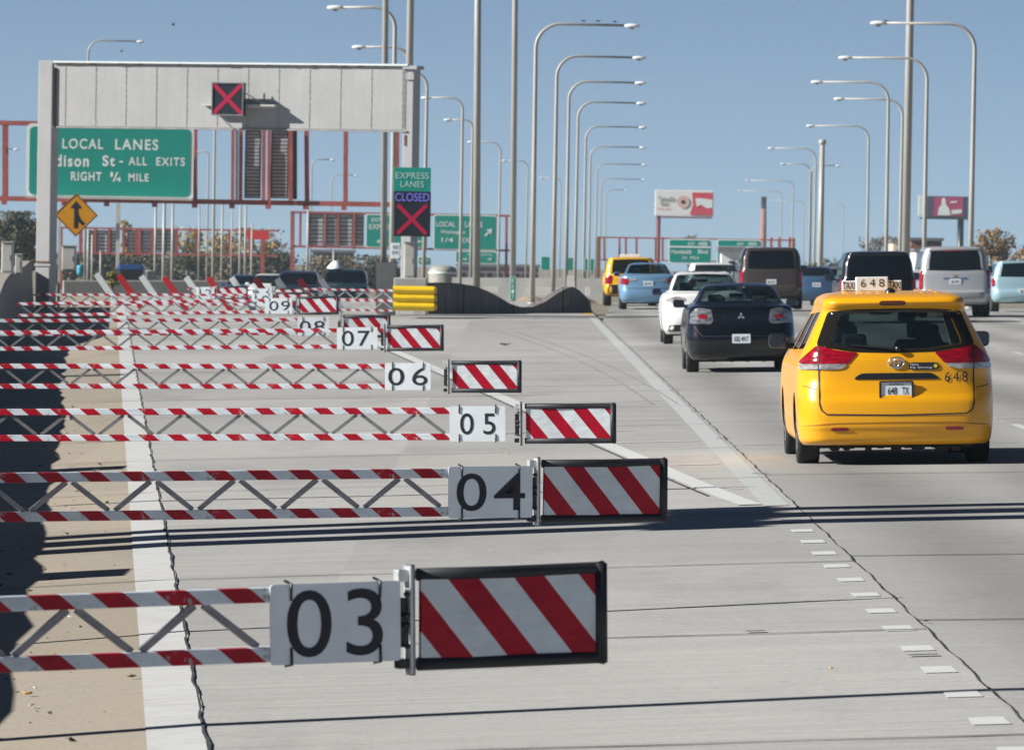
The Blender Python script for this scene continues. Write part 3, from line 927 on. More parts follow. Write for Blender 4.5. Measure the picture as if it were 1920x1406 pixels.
D2 = 600.0
t2 = thing('truss_gantry', 'far red truss gantry with louvred panels behind the block', 'gantry', un(750, 520, D2))
beams(t2, D2, [(546, 398, 955, 405, 4), (546, 462, 955, 470, 4), (548, 398, 547, 530, 6), (563, 400, 562, 462, 3), (950, 405, 949, 520, 5), (578, 399, 577, 463, 4), (610, 400, 609, 464, 4), (634, 400, 634, 464, 4), (664, 400, 663, 465, 5)], REDST, depth=2.2)
for x0, x1 in ((581, 607), (612, 632), (637, 661), (667, 682)): louver(t2, x0, x1, 402, 461, D2 + .4, 8)
def sub_sign(x0, x1, y0, y1, D, lines, label, group=None, border=2, radius=4, on=None):
    r = thing('guide_sign', label, 'road sign', un((x0 + x1) / 2, y1, D), group=group)
    s = guide_sign(r, x0, x1, y0, y1, D, radius, border); s.name = 'panel'
    for body, a, b, c, d in lines: words(r, body, a, b, c, d, D, SIGNW, dy=-.04, bold=.01, parent=s)
    return r
def arrow(r, cx, cy, w, D, ang):
    k = D / F * w; q = lx(cx, cy, r, D); mb = MB(); R = Matrix.Rotation(ang, 3, 'Y')
    for poly in (((-.5, -.09), (.12, -.09), (.12, .09), (-.5, .09)), ((.05, -.34), (.5, 0), (.05, .34))):
        mb.face([q + R @ Vector((u * k, -.05, v * k)) for u, v in poly])
    mb.build('arrow', SIGNW, r)
DD = D2 - 1.2
r = sub_sign(685, 802, 403, 464, DD, [('EXIT', 697, 715, 409, 416), ('EXPRESS', 692, 740, 421, 430), ('LANES', 752, 785, 421, 430)], 'green guide sign half hidden behind the grey pole and display board')
arrow(r, 712, 453, 12, DD, math.pi); arrow(r, 787, 453, 10, DD, math.pi)
r = sub_sign(812, 932, 404, 468, DD, [('LOCAL', 818, 854, 416, 425), ('LANES', 872, 905, 416, 426), ('Washington', 826, 872, 432, 440), ('St', 884, 892, 432, 440), ('1/4', 828, 850, 446, 454), ('EXIT', 866, 892, 446, 455)], 'green LOCAL LANES exit sign with an up arrow behind the thick pole')
arrow(r, 916, 436, 19, DD, -math.pi / 4)
r = sub_sign(853, 932, 471, 494, DD, [('TO', 876, 884, 476, 479), ('LOCAL', 900, 924, 476, 479)], 'small dark green sign hung under the LOCAL LANES exit sign')
arrow(r, 872, 486, 9, DD, 0); arrow(r, 918, 486, 9, DD, 0)
sub_sign(783, 808, 481, 498, 560, [('EXIT', 788, 803, 487, 492)], 'tiny green sign right of the tall cabinet')

D3 = 560.0
t3 = thing('truss_gantry', 'distant red truss gantry with pale panels left of the slats', 'gantry', un(300, 530, D3))
segs = [(110, 427, 520, 433, 3.5), (110, 474, 520, 480, 3.5)]
for px in (150, 178, 204, 231, 255, 262, 285, 308, 330, 370, 430, 468): segs.append((px, 428 + (px - 110) * .0146, px, 475 + (px - 110) * .0146, 4))
beams(t3, D3, segs + [(112, 428, 112, 540, 5), (492, 433, 491, 540, 6)], REDST, depth=2)
for x0, x1 in ((164, 176), (182, 202), (208, 222), (240, 253), (266, 283), (290, 306), (311, 328)): louver(t3, x0, x1, 433, 473, D3 + .3, 6, LOUVP)
rs = thing('red_sign', 'small bright red sign board on the distant truss', 'sign', un(485, 450, D3 - 1))
plate(rs, 'panel', 463, 505, 434, 449, D3 - 1, mat('bright_red', (.62, .03, .03), .5), .1)

D4 = 430.0
t4 = thing('truss_gantry', 'thin rust red truss gantry over the traffic lanes with two signs', 'gantry', un(1125, 579, D4))
beams(t4, D4, [(1122, 445, 1490, 451, 2.6), (1122, 487, 1490, 492, 2.2)] + [(px, 446, px, 488, 3) for px in (1133, 1162, 1174, 1194, 1230, 1243, 1447, 1462, 1482)], REDST, depth=1.5)
beams(t4, D4 - .3, [(1123, 445, 1121, 581, 7)], RUST, name='post')
beams(t4, D4 - .3, [(1488, 447, 1488, 560, 6)], RUST, name='post')
DD = D4 - 1
r = sub_sign(1253, 1334, 449, 493, DD, [('EXIT', 1290, 1303, 455, 460), ('48B', 1309, 1327, 454, 461), ('Humboldt', 1259, 1297, 468, 476), ('Blvd', 1309, 1327, 468, 476), ('3/4', 1279, 1288, 481, 486), ('MILE', 1294, 1311, 481, 486)], 'left green exit sign on the thin truss over the traffic')
a, b, c, d = rect(r, 1254, 1333, 462.5, 464, DD); MB().box(((a + b) / 2, -.04, (c + d) / 2), (b - a, .02, d - c)).build('divider', SIGNW, r)
r = sub_sign(1344, 1428, 450, 496, DD, [('EXIT', 1383, 1395, 455, 460), ('48A', 1402, 1420, 454, 461), ('Madison', 1351, 1393, 469, 477), ('Ave', 1401, 1420, 469, 477)], 'right green exit sign on the thin truss above the brown van')
a, b, c, d = rect(r, 1345, 1427, 463, 464.5, DD); MB().box(((a + b) / 2, -.04, (c + d) / 2), (b - a, .02, d - c)).build('divider', SIGNW, r)
# small green signs beyond the barrier
for x0, x1, y0, y1, lab in ((1014, 1031, 481, 506, 'small green roadside sign between the second and third lamp posts'), (1061, 1075, 483, 507, 'small green roadside sign left of the close pair of posts'), (1095, 1102, 484, 508, 'narrow green roadside sign left of its twin near the rusty post'), (1106, 1114, 485, 509, 'narrow green roadside sign nearest to the rusty post')):
    r = thing('roadside_sign', lab, 'road sign', un((x0 + x1) / 2, 560, 440))
    s = guide_sign(r, x0, x1, y0, y1, 440, 1.5, .8); s.name = 'panel'
    q = lx((x0 + x1) / 2, 530, r, 440); MB().box((q.x, .25, q.z - .4), (.1, .1, 3.2)).build('post', GALV, r)
r = thing('marker_sign', 'narrow upright green marker with white letters at the barrier dip', 'road sign', un(961, 572, 232))
s = guide_sign(r, 956, 967, 519, 562, 232, 1, .6); s.name = 'panel'
for k, ch in enumerate('EXIT'): words(r, ch, 959, 964, 523 + k * 10, 530 + k * 10, 232, SIGNW, dy=-.03, parent=s)
MB().box((0, .06, 0.2), (.05, .05, 1.4)).build('post', GALV, r)

# ------------------------------------------------------------------ poles and lamp posts
POLE = weathered('pole_steel', (.40, .395, .37), .5, .1, streak=.16)
def tall_pole(px0, py0, px1, py1, D, wpx, label, top=26., m=POLE):
    a = un(px1, py1, D); b = un(px0, py0, D); d = (b - a).normalized(); k = D / F
    g = gz(a.x, D) - .1; base = a + d * ((g - a.z) / d.z); tip = base + d * (top / d.z if py0 <= 5 else (b.z - base.z) / d.z)
    r = thing('tall_pole', label, 'pole', base, group=None)
    w = wpx * k / 2
    MB().tube([(0, 0, 0), tip - base], [w * 1.12, w * .82], seg=20).build('shaft', m, r)
    MB().lathe([(0, 0), (w * 2.1, 0), (w * 2.1, .06), (w * 1.3, .09)], 'Z').build('base_plate', m, r)
    q = tip - base; MB().lathe([(0, .16), (w * 1.2, .1), (w * 1.3, -.12), (w * .8, -.2)], 'Z', q).build('cap', m, r)
    return r
tall_pole(723, 0, 719, 490, 204.5, 11, 'grey pole rising behind the gantry beam from the concrete block')
tall_pole(770, 0, 768, 120, 214, 13, 'grey pole rising above the right gantry post')
tall_pole(896, 0, 893, 530, 330, 13, 'thick bare grey pole between the display board and the lamp row')
tall_pole(966, 0, 961, 560, 260, 10.5, 'slender bare grey pole just left of the lamp row')
tall_pole(1707, 0, 1698, 480, 300, 14.5, 'thick pale pole behind the black van, crossed by the lamp arms')
tall_pole(1542, 266, 1538, 480, 420, 11, 'pale pole with a blunt top beside the brown van')
_lamp_n = 0
def lamp(px, top, end, label, group, D=None, wpx=None, low=None, rise=9.65):
    hy = 447 + .0165 * (px - 960)
    s = (hy - top) / (rise - CAM_H)
    if D is None: D = F / s
    s = F / D
    p = un(px, top + 25 * s / 54, D); T = un(px, top, D)
    z0 = gz(p.x, D) if low is None else un(px, low, D).z
    arm = (end - px) / s; sg_ = 1 if arm > 0 else -1
    r = thing('lamp_post', label, 'lamp post', (p.x, D, z0), group=group); r.rotation_euler = (0, random.uniform(-.004, .004), random.uniform(-.08, .08))
    H = T.z - z0; R = min(.85, abs(arm) * .3)
    w = .085 if wpx is None else wpx / s / 2
    pts = [(0, 0, 0), (0, 0, H * .5), (0, 0, H - R)]; rs = [w * 1.15, w * .95, w * .8]
    for k in range(1, 9):
        a = math.pi / 2 * k / 8; pts.append((sg_ * R * (1 - math.cos(a)), 0, H - R + R * math.sin(a))); rs.append(w * (.8 - .03 * k))
    pts.append((arm - sg_ * .45, 0, H - .02)); rs.append(w * .5)
    MB().tube(pts, rs, seg=12).build('pole', POLE, r)
    c = Vector((arm - sg_ * .26, 0, H - .03))
    mb = MB(); mb.lathe([(0, -.28), (.06, -.25), (.10, -.08), (.10, .08), (.07, .23), (0, .28)], 'X', c, seg=14)
    for v in mb.bm.verts: v.co.z = c.z + (v.co.z - c.z) * .8
    mb.build('lamp_head', LAMPG, r)
    mb = MB(); mb.lathe([(0, -.05), (.075, -.04), (.10, .0)], 'Z', c - Vector((0, 0, .065)), seg=12); mb.build('lens', DKSTEEL, r)
    MB().lathe([(0, 0), (w * 2, 0), (w * 2, .05), (w * 1.3, .07)], 'Z').build('base_plate', POLE, r)
    return r, D
ORD = ['nearest', 'second', 'third', 'fourth', 'fifth', 'sixth', 'seventh', 'eighth', 'ninth', 'tenth']
for i, (px, top, end) in enumerate(((1006, 45, 1200), (1044, 105, 1210), (1067, 153, 1211), (1083, 191, 1210), (1099, 237, 1213), (1108, 275, 1212), (1119, 307, 1212), (1127, 335, 1211), (1137, 356, 1178))):
    lamp(px, top, end, f'{ORD[i]} lamp post with an arm to the right, in the row left of the traffic', 'lamp row left of the traffic')
for i, (px, top, end) in enumerate(((1827, 46, 1631), (1739, 110, 1573), (1667, 155, 1522), (1692, 187, 1563), (1630, 237, 1513))):
    lamp(px, top, end, f'{ORD[i]} lamp post with an arm to the left, in the row right of the traffic', 'lamp row right of the traffic')
for px, top, end, lab in ((1520, 308, 1463, 'lamp post whose short left arm ends left of the blunt pale pole'), (1530, 279, 1440, 'lamp post with a long left arm meeting the blunt pale pole'), (1487, 340, 1397, 'far lamp post over the smokestack with an arm to the left'), (1466, 359, 1384, 'far lamp post left of the smokestack top'), (1522, 310, 1577, 'lamp post with its arm to the right of the blunt pale pole'), (1582, 383, 1564, 'small far lamp post between the blunt pole and the right row'), (1508, 377, 1446, 'tiny far lamp post low beside the smokestack')):
    lamp(px, top, end, lab, 'far lamp posts over the traffic')
for px, top, end, lab, *dd in ((742, 15, 615, 'lamp post behind the beam with the highest arm to the left'), (768, 89, 661, 'lamp post whose left arm reaches over the beam just above its edge'), (800, 135, 700, 'lamp post rising from behind the right gantry post'), (868, 184, 790, 'lamp post right of the display board with an arm to the left'), (887, 225, 833, 'lamp post half behind the thick bare pole'), (938, 267, 876, 'lamp post with a short arm crossing the thick bare pole'), (989, 302, 940, 'lamp post with a left arm between the two bare poles'), (1052, 334, 1012, 'faint lamp post among the lamp row with an arm to the left'), (165, 76, 270, 'lamp post behind the left end of the beam with an arm to the right', 470),
        (585, 299, 629, 'far lamp post under the beam right of the louvred panels'), (622, 328, 672, 'far lamp post under the beam left of the red upright'), (-10, 279, 36, 'lamp post at the left edge with its arm at the red truss'), (391, 285, 366, 'far lamp post just right of the LOCAL LANES sign'), (404, 205, 470, 'far lamp post hidden by the beam between sign and louvres')):
    lamp(px, top, end, lab, 'lamp posts of the opposite carriageway', D=dd[0] if dd else None)
for k, (px, top, bot, w) in enumerate(((290, 380, 528, 5), (306, 378, 530, 6.5), (322, 380, 532, 5), (164, 430, 530, 4), (172, 440, 525, 4), (188, 470, 525, 4), (372, 385, 520, 3), (415, 380, 525, 4), (449, 385, 522, 4.5), (459, 386, 522, 4.5), (433, 390, 522, 3), (471, 420, 530, 4), (576, 380, 520, 5), (625, 470, 515, 4))):
    D = 470 + 7 * k
    r = thing('thin_post', 'thin grey post among the many under the red trusses', 'post', un(px, bot, D), group='thin grey posts under the trusses')
    q = lx(px, top, r, D); k_ = D / F
    MB().tube([(0, 0, -.6), (0, 0, q.z)], [w * k_ / 2, w * k_ * .42], seg=8).build('shaft', POLE, r)
    MB().lathe([(0, 0), (w * k_ * 1, 0), (w * k_ * 1, .1), (0, .1)], 'Z', (0, 0, -.6), seg=8).build('base_plate', POLE, r)

# unseen masts left of the frame, the thick ones shaped to throw shade bands
for k, (x, y, w, lab) in enumerate(((-7.4, 32.9, .11, 'lamp mast left of the road nearest the camera'), (-8.3, 53.7, .44, 'unseen thick mast sized to shade the road, nearest of the three'), (-8.6, 55.0, .52, 'unseen thick mast sized to shade the road, middle one of three'), (-8.9, 56.2, .34, 'unseen thick mast sized to shade the road, farthest of the three'))):
    r = thing('unseen_mast', lab, 'mast', (x, y, gz(x, y)))
    MB().tube([(0, 0, 0), (0, 0, 13)], [w, w * .8], seg=16).build('shaft', POLE, r)
    if k: MB().box((0, 0, 5.9 + .25 * k), (.45, 1.5, .40), bevel=.03).build('shade_box', GALV, r)  # box added to throw the blotch in the shade band

# ------------------------------------------------------------------ far background
BRICK = mat('brick_wall', (.20, .075, .05), .9, var=.25, scale=.6)
DB1 = 900.0
b1 = thing('billboard', 'white and red billboard on a dark red pole above the green exit signs', 'billboard', un(1235, 560, DB1))
pn = plate(b1, 'panel', 1228, 1338, 358, 405, DB1, mat('poster_white', (.78, .79, .77), .5, var=.04), 1.0, bevel=.05)
PRED = mat('poster_red', (.62, .05, .09), .5, var=.05)
def poly_on(root, pts, D, m, dy, name, parent):
    mb = MB(); mb.face([lx(x, y, root, D) + Vector((0, dy, 0)) for x, y in pts]); return mb.build(name, m, parent)
poly_on(b1, [(1298, 361), (1337, 362), (1337, 404), (1293, 403), (1299, 385)], DB1, PRED, -.06, 'red_field', pn)
poly_on(b1, [(1304, 372), (1315, 372), (1336, 375), (1336, 390), (1326, 391), (1314, 384), (1306, 388)], DB1, SIGNW, -.10, 'white_swoosh', pn)
words(b1, 'Tomatillo', 1234, 1266, 369, 378, DB1, mat('poster_olive', (.16, .17, .10), .6), dy=-.06, parent=pn)
words(b1, 'Eat', 1239, 1254, 379, 386, DB1, MATS['poster_olive'], dy=-.06, parent=pn)
words(b1, 'every day', 1232, 1258, 390, 394, DB1, PRED, dy=-.06, bold=0, parent=pn)
q = lx(1281, 379, b1, DB1)
mb = MB(); mb.lathe([(.0, -.07), (.8, -.07)], 'Y', q, m=mat('poster_pink', (.70, .45, .40), .6)); mb.lathe([(0, -.09), (.28, -.09)], 'Y', q, m=INK); mb.build('round_picture', None, pn)
mb = MB(); a = lx(1235, 404, b1, DB1); mb.tube([(a.x, .8, -9), (a.x, .8, a.z + .3)], .28, seg=14); z = lx(1283, 408, b1, DB1).z; mb.box((lx(1283, 408, b1, DB1).x, .6, z), (7.2, 1.6, .18)); mb.build('pole', mat('pole_maroon', (.17, .04, .05), .6), b1)
DB2 = 1100.0
b2 = thing('billboard', 'magenta billboard with white figure shapes behind the right lamp posts', 'billboard', un(1805, 480, DB2))
pn = plate(b2, 'panel', 1738, 1816, 369, 408, DB2, mat('poster_dark', (.05, .05, .09), .5), 1.0, bevel=.05)
poly_on(b2, [(1752, 370), (1806, 370), (1806, 405), (1750, 405)], DB2, mat('poster_magenta', (.42, .03, .13), .5, var=.15), -.06, 'magenta_field', pn)
mb = MB()
for pts in ([(1766, 372), (1772, 371), (1774, 384), (1780, 392), (1782, 404), (1758, 404), (1760, 390), (1765, 384)], [(1782, 378), (1794, 377), (1794, 380), (1782, 381)], [(1784, 394), (1803, 393), (1803, 400), (1784, 402)]):
    mb.face([lx(x, y, b2, DB2) + Vector((0, -.1, 0)) for x, y in pts])
mb.build('white_figure', SIGNW, pn)
plate(b2, 'side_panel', 1722, 1736, 367, 404, DB2, SIGNW, .8)
mb = MB()
for px in (1802,): a = lx(px, 405, b2, DB2); mb.tube([(a.x, .6, -9), (a.x, .6, a.z)], .5, seg=14)
a = lx(1770, 410, b2, DB2); mb.box((a.x, .4, a.z), (7.6, 1.4, .25)); mb.build('pole', BLACKB, b2)
D = 1500
st = thing('smokestack', 'tall tapering brick smokestack with a dark top behind the brown van', 'smokestack', un(1430, 500, D))
a = lx(1430, 369, st, D)
MB().lathe([(.9, -14), (.80, 0), (.56, a.z - 1.6), (.56, a.z - 1.6)], 'Z', m=None).build('shaft', mat('stack_brick', (.30, .14, .12), .9, var=.2, scale=.5), st)
MB().lathe([(.58, a.z - 2.6), (.58, a.z - .1), (.66, a.z - .1), (.66, a.z), (.4, a.z)], 'Z').build('cap', mat('soot', (.04, .045, .06), .9), st)
def building(name, label, x0, x1, y0, y1, D, m, depth=12, roof=None, win=0, ww=.5):
    r = thing(name, label, 'building', un((x0 + x1) / 2, y1, D))
    a, b, c, d = rect(r, x0, x1, y0, y1, D); g = gz(r.location.x, D) - .3 - r.location.z
    MB().box(((a + b) / 2, depth / 2, (min(c, g) + d) / 2), (b - a, depth, d - min(c, g))).build('wall', m, r)
    MB().box(((a + b) / 2, depth / 2, d + .15), (b - a + .4, depth + .4, .3)).build('roof', roof or DKSTEEL, r)
    for k in range(win):
        x = a + (b - a) * (k + .5) / win
        MB().box((x, -.03, c + (d - c) * .58), ((b - a) / win * ww, .08, (d - c) * .34)).build('window', GLASS_D, r)
    return r
building('brick_building', 'low brick building behind the silver wagon below the magenta billboard', 1708, 1766, 452, 520, 700, BRICK, win=4, ww=.35)
building('pale_building', 'narrow cream building left of the thick pale pole', 1674, 1692, 455, 510, 690, mat('cream_wall', (.50, .44, .36), .8), win=1, ww=.3)
building('small_building', 'small white flat roofed shed by the brick building', 1717, 1735, 472, 520, 680, mat('white_wall', (.62, .63, .62), .8), win=1, ww=.4)
building('warehouse', 'low purple grey warehouse beyond the barrier hump and grey wall', 858, 1010, 502, 545, 800, mat('mauve_wall', (.20, .16, .19), .8, var=.25, scale=.4), win=9, ww=.55)
building('warehouse', 'mauve shed under the far louvred truss left of the block', 585, 660, 474, 530, 820, mat('mauve_wall_dark', (.15, .13, .17), .8, var=.25, scale=.4), win=5, ww=.5)
tk = thing('storage_tank', 'pale round topped storage tank behind the pedestal', 'tank', un(830, 545, 420))
MB().lathe([(.85, -.3), (.85, 1.1), (.80, 1.35), (.5, 1.5), (0, 1.55)], 'Z').build('body', mat('tank_paint', (.30, .295, .27), .7, var=.2), tk)
MB().lathe([(.88, 1.02), (.90, 1.08), (.88, 1.14)], 'Z').build('rim', SIGNW, tk)
building('portable_cabin', 'white domed cabin behind the white car under the right exit sign', 1352, 1392, 473, 540, 400, mat('white_cabin', (.72, .72, .70), .7), depth=3, win=1, ww=.3)
# retaining wall and loose blocks beyond the dip
p0 = un(850, 560, 400); p1_ = un(1135, 560, 400)
wall_path('retaining_wall', [(p1_.x, 400, -2.2, un(1135, 522, 400).z), (p0.x, 402, -2.2, un(850, 520, 402).z)][::-1], -.5, mat('retaining_concrete', (.27, .27, .26), .9, var=.25, scale=.4), 'grey retaining wall running behind the lamp row and barrier dip', 'wall')
for k, (x0, x1, y0, y1) in enumerate(((984, 1003, 540, 553), (1006, 1035, 539, 553), (1038, 1054, 540, 552), (1062, 1078, 517, 545), (905, 934, 538, 548), (1098, 1107, 538, 555))):
    r = thing('concrete_block', f'{["short white", "long white", "small white", "upright white", "low white", "narrow white"][k]} block in front of the grey retaining wall', 'block', un((x0 + x1) / 2, y1, 300 + 2 * k))
    a, b, c, d = rect(r, x0, x1, y0, y1, 300 + 2 * k)
    mb = MB(); mb.prism([(a, c), (b, c), (b, c + (d - c) * .35), (b - (b - a) * .06, d), (a + (b - a) * .06, d), (a, c + (d - c) * .35)], 0, .5); mb.build('body', mat('white_block', (.66, .65, .62), .8), r)
bk = thing('earth_bank', 'tan grassy earth bank in the dip behind the dark barrier', 'bank', un(1010, 580, 250))
bm = bmesh.new(); rows = []
for j in range(8):
    row = []
    for i in range(30):
        px = 930 + i * 7; D = 245 + j * 7
        ztop = un(px, 561 + 6 * math.sin(i * .5) + random.uniform(-1.5, 1.5), D).z
        row.append(bm.verts.new(Vector((un(px, 560, D).x, D, -1.6 + (ztop + 1.6) * math.sin(min(1, j / 5) * math.pi / 2))) - bk.location))
    rows.append(row)
for r_, s_ in zip(rows, rows[1:]):
    for i in range(29): bm.faces.new((r_[i], r_[i + 1], s_[i + 1], s_[i])).smooth = True
me = bpy.data.meshes.new('bank_earth'); bm.to_mesh(me); bm.free(); me.materials.append(mat('bank_soil', (.30, .24, .17), .95, var=.3, scale=2))
o = bpy.data.objects.new('bank_earth', me); C.objects.link(o); o.parent = bk
# far barrier of the other carriageway
p0 = un(300, 560, 330); p1_ = un(500, 560, 332)
wall_path('carriageway_barrier', [(un(120, 560, 330).x, 330, -1.6, un(300, 529, 330).z), (p1_.x, 332, -1.6, un(480, 526, 332).z)], .5, mat('barrier_grey', (.30, .29, .27), .9), 'low grey barrier of the opposite carriageway behind the slats', 'barrier')

# ------------------------------------------------------------------ trees
def leaf_mat(name, cols):
    m, t, b = new_mat(name)
    oi = t.nodes.new('ShaderNodeNewGeometry')
    cr = t.nodes.new('ShaderNodeValToRGB')
    for i, c in enumerate(cols):
        e = cr.color_ramp.elements[i] if i < 2 else cr.color_ramp.elements.new(1)
        e.position = i / (len(cols) - 1); e.color = (*c, 1)
    t.links.new(oi.outputs['Random Per Island'], cr.inputs[0]); t.links.new(cr.outputs[0], b.inputs['Base Color'])
    b.inputs['Roughness'].default_value = .8
    return m
L_OLIVE = leaf_mat('olive_leaves', [(.055, .06, .03), (.09, .08, .04), (.05, .055, .035), (.13, .11, .05)])
L_GOLD = leaf_mat('gold_leaves', [(.40, .25, .06), (.27, .19, .05), (.48, .33, .09), (.17, .14, .05)])
L_RUST = leaf_mat('rust_leaves', [(.27, .16, .06), (.36, .21, .07), (.17, .12, .06), (.30, .20, .08)])
L_BROWN = leaf_mat('brown_leaves', [(.15, .115, .075), (.20, .15, .095), (.11, .095, .07), (.17, .13, .07)])
L_MAUVE = leaf_mat('bare_twigs', [(.16, .11, .09), (.20, .13, .10), (.13, .095, .085)])
L_LIME = leaf_mat('lime_leaves', [(.16, .17, .04), (.24, .20, .04), (.11, .12, .04)])
BARK = mat('bark', (.09, .07, .055), .95, var=.3)
def tree(px, x0, x1, top, base, D, lm, label, n=1500, name='tree', cat='tree', leaf=3.2, group=None):
    k = D / F; b = un(px, base, D)
    z0 = min(b.z, gz(b.x, D))
    r = thing(name, label, cat, (b.x, D, z0), group=group)
    H = un(px, top, D).z - z0; wl, wr = (x0 - px) * k, (x1 - px) * k
    mb = MB()
    mb.tube([(0, 0, -.2), (.05 * H * .1, 0, H * .25), (0, .02, H * .6), (.03, 0, H * .85)], [H * .03, H * .024, H * .014, H * .005], seg=8)
    rnd = random.Random(int(px * 7 + D))
    limbs = []
    for i in range(9):
        a = rnd.uniform(0, 6.28); rr = rnd.uniform(.4, .8); hz = rnd.uniform(.5, .95)
        e = Vector(((wr if math.cos(a) > 0 else -wl) * math.cos(a) * rr, (wr - wl) * .4 * math.sin(a) * rr, H * hz))
        mb.tube([(0, 0, H * hz * .45), e * .6 + Vector((0, 0, H * hz * .15)), e], [H * .012, H * .007, H * .003], seg=6); limbs.append(e)
    mb.build('trunk', BARK, r)
    bm = bmesh.new()
    clumps = [(e, rnd.uniform(.16, .30) * (wr - wl)) for e in limbs]
    for i in range(26):
        a = rnd.uniform(0, 6.28); u = rnd.uniform(-1, 1) ; hz = rnd.uniform(.28, .93)
        wid = math.sin(min(1, (hz - .12) / .5) * math.pi / 2) * math.sqrt(max(.06, 1 - max(0, (hz - .55) / .45) ** 2))
        clumps.append((Vector(((wl + wr) / 2 + (wr - wl) * .42 * u * wid, rnd.uniform(-1, 1) * (wr - wl) * .35 * wid, H * hz)), rnd.uniform(.09, .19) * (wr - wl)))
    for i in range(n):
        c, rad_ = rnd.choice(clumps)
        v = Vector((rnd.gauss(0, 1), rnd.gauss(0, 1), rnd.gauss(0, .8))); v = v.normalized() * rad_ * rnd.uniform(.3, 1.05)
        p = c + v
        if p.z > H: p.z = H - rnd.uniform(0, .06) * H
        s = leaf * k * rnd.uniform(.5, 1.2)
        nrm = Vector((rnd.gauss(0, 1), rnd.gauss(0, 1), rnd.gauss(.4, 1))).normalized(); t_ = nrm.orthogonal().normalized(); w_ = nrm.cross(t_)
        bm.faces.new([bm.verts.new(p + t_ * s * a + w_ * s * b_) for a, b_ in ((-1, -.5), (.2, -.7), (1, .3), (-.1, .7))])
    me = bpy.data.meshes.new('crown'); bm.to_mesh(me); bm.free(); me.materials.append(lm)
    o = bpy.data.objects.new('crown', me); C.objects.link(o); o.parent = r
    return r
mat('soot', (.04, .045, .06), .9)
tree(14, -48, 62, 396, 535, 520, L_OLIVE, 'dark olive tree at the left edge behind the tall cabinet', 5200, leaf=3.6)
tree(48, 8, 92, 408, 535, 525, L_OLIVE, 'dark olive tree touching the left gantry post', 4200, leaf=3.6)
tree(-25, -70, 20, 415, 535, 540, L_BROWN, 'brown tree cut by the left edge of the view', 1200)
for i, (px, x0, x1, top, lm, nm) in enumerate(((108, 85, 150, 469, L_BROWN, 'brown bushy tree low behind the amber merge sign'), (165, 125, 205, 471, L_BROWN, 'brown bushy tree low behind the thin posts'), (205, 170, 262, 476, L_OLIVE, 'olive bush just left of the blue truck'), (270, 225, 318, 469, L_BROWN, 'brown bushy tree behind the blue truck'), (345, 290, 400, 471, L_OLIVE, 'olive bushy tree under the distant pale panels'), (420, 370, 475, 475, L_BROWN, 'brown bushy tree under the autumn trees'), (505, 460, 560, 473, L_OLIVE, 'olive bushy tree by the red upright'), (620, 560, 690, 481, L_BROWN, 'brown bushy tree behind the far cars'), (705, 660, 760, 479, L_OLIVE, 'olive bush behind the concrete block'))):
    tree(px, x0, x1, top, 560, 640 + 6 * i, lm, nm, 2600, leaf=3.4)
tree(240, 224, 258, 410, 520, 700, L_GOLD, 'small golden autumn tree above the distant pale panels', 800)
tree(352, 318, 388, 424, 520, 705, L_GOLD, 'golden tree between the distant truss uprights', 1300)
tree(415, 380, 462, 436, 520, 700, L_GOLD, 'broad golden autumn tree right of its twin', 1400)
tree(468, 430, 530, 428, 520, 690, L_RUST, 'gold and rust tree left of the bright red sign', 1500)
tree(520, 495, 552, 452, 520, 695, L_BROWN, 'brown tree right of the bright red sign', 800)
tree(212, 200, 226, 505, 540, 300, L_LIME, 'thin yellow green shrub left of the blue truck', 500, name='shrub', cat='shrub')
tree(1632, 1606, 1660, 445, 500, 1200, L_MAUVE, 'bare mauve tree behind the black van', 1500, leaf=2.2)
tree(1664, 1640, 1690, 440, 500, 1210, L_MAUVE, 'bare mauve tree left of the cream building', 1300, leaf=2.2)
tree(1858, 1828, 1892, 420, 520, 620, L_RUST, 'rust orange tree behind the silver wagon', 2000)
tree(1886, 1862, 1912, 432, 520, 625, L_BROWN, 'brown tree right of the rust orange tree', 1300)
tree(1912, 1890, 1950, 452, 520, 610, L_RUST, 'orange brown tree at the right edge of the view', 1200)
tree(1835, 1815, 1850, 448, 520, 640, L_OLIVE, 'dark tree between the right lamp post and the rust tree', 800)
tree(1526, 1502, 1552, 492, 560, 430, L_LIME, 'yellow green bush beyond the brown van', 900, name='shrub', cat='shrub')
tree(1555, 1540, 1575, 480, 560, 900, L_OLIVE, 'small dark tree left of the black van', 500)
tree(1560, 1500, 1600, 489, 560, 1400, L_OLIVE, 'faint far tree line clump between the vans', 700)
tree(1296, 1280, 1310, 438, 500, 1600, L_OLIVE, 'tiny treetop above the left exit sign', 300)

# ------------------------------------------------------------------ fallen leaves and litter
def leaf_thing(px, py, w, m, label, cat='leaf', name='fallen_leaf'):
    p = gr(px, py); k = p.y / F
    r = MB(); n = 7; s = w * k / 2
    top = [(s * math.cos(a) * (1 + .25 * math.sin(3 * a)), s * .8 * math.sin(a), s * (.25 + .3 * abs(math.cos(a + px)))) for a in [2 * math.pi * j / n for j in range(n)]]
    for j in range(n): r.face([(0, 0, s * .12), top[j], top[(j + 1) % n]])
    o = r.build(name, m, None, p + Vector((0, 0, .012))); tag(o, label, cat)
    so = o.modifiers.new('thick', 'SOLIDIFY'); so.thickness = .004
LY = mat('leaf_yellow', (.55, .36, .12), .8); LB = mat('leaf_brown', (.16, .11, .07), .8); LWt = mat('paper_white', (.75, .75, .73), .8)
leaf_thing(51, 1306, 20, LY, 'curled yellow leaf near the parapet shade at the bottom left')
leaf_thing(66, 1294, 7, LWt, 'white paper scrap beside the curled yellow leaf', 'litter', 'paper_scrap')
leaf_thing(247, 1273, 18, LB, 'dark brown leaf beside the white edge line')
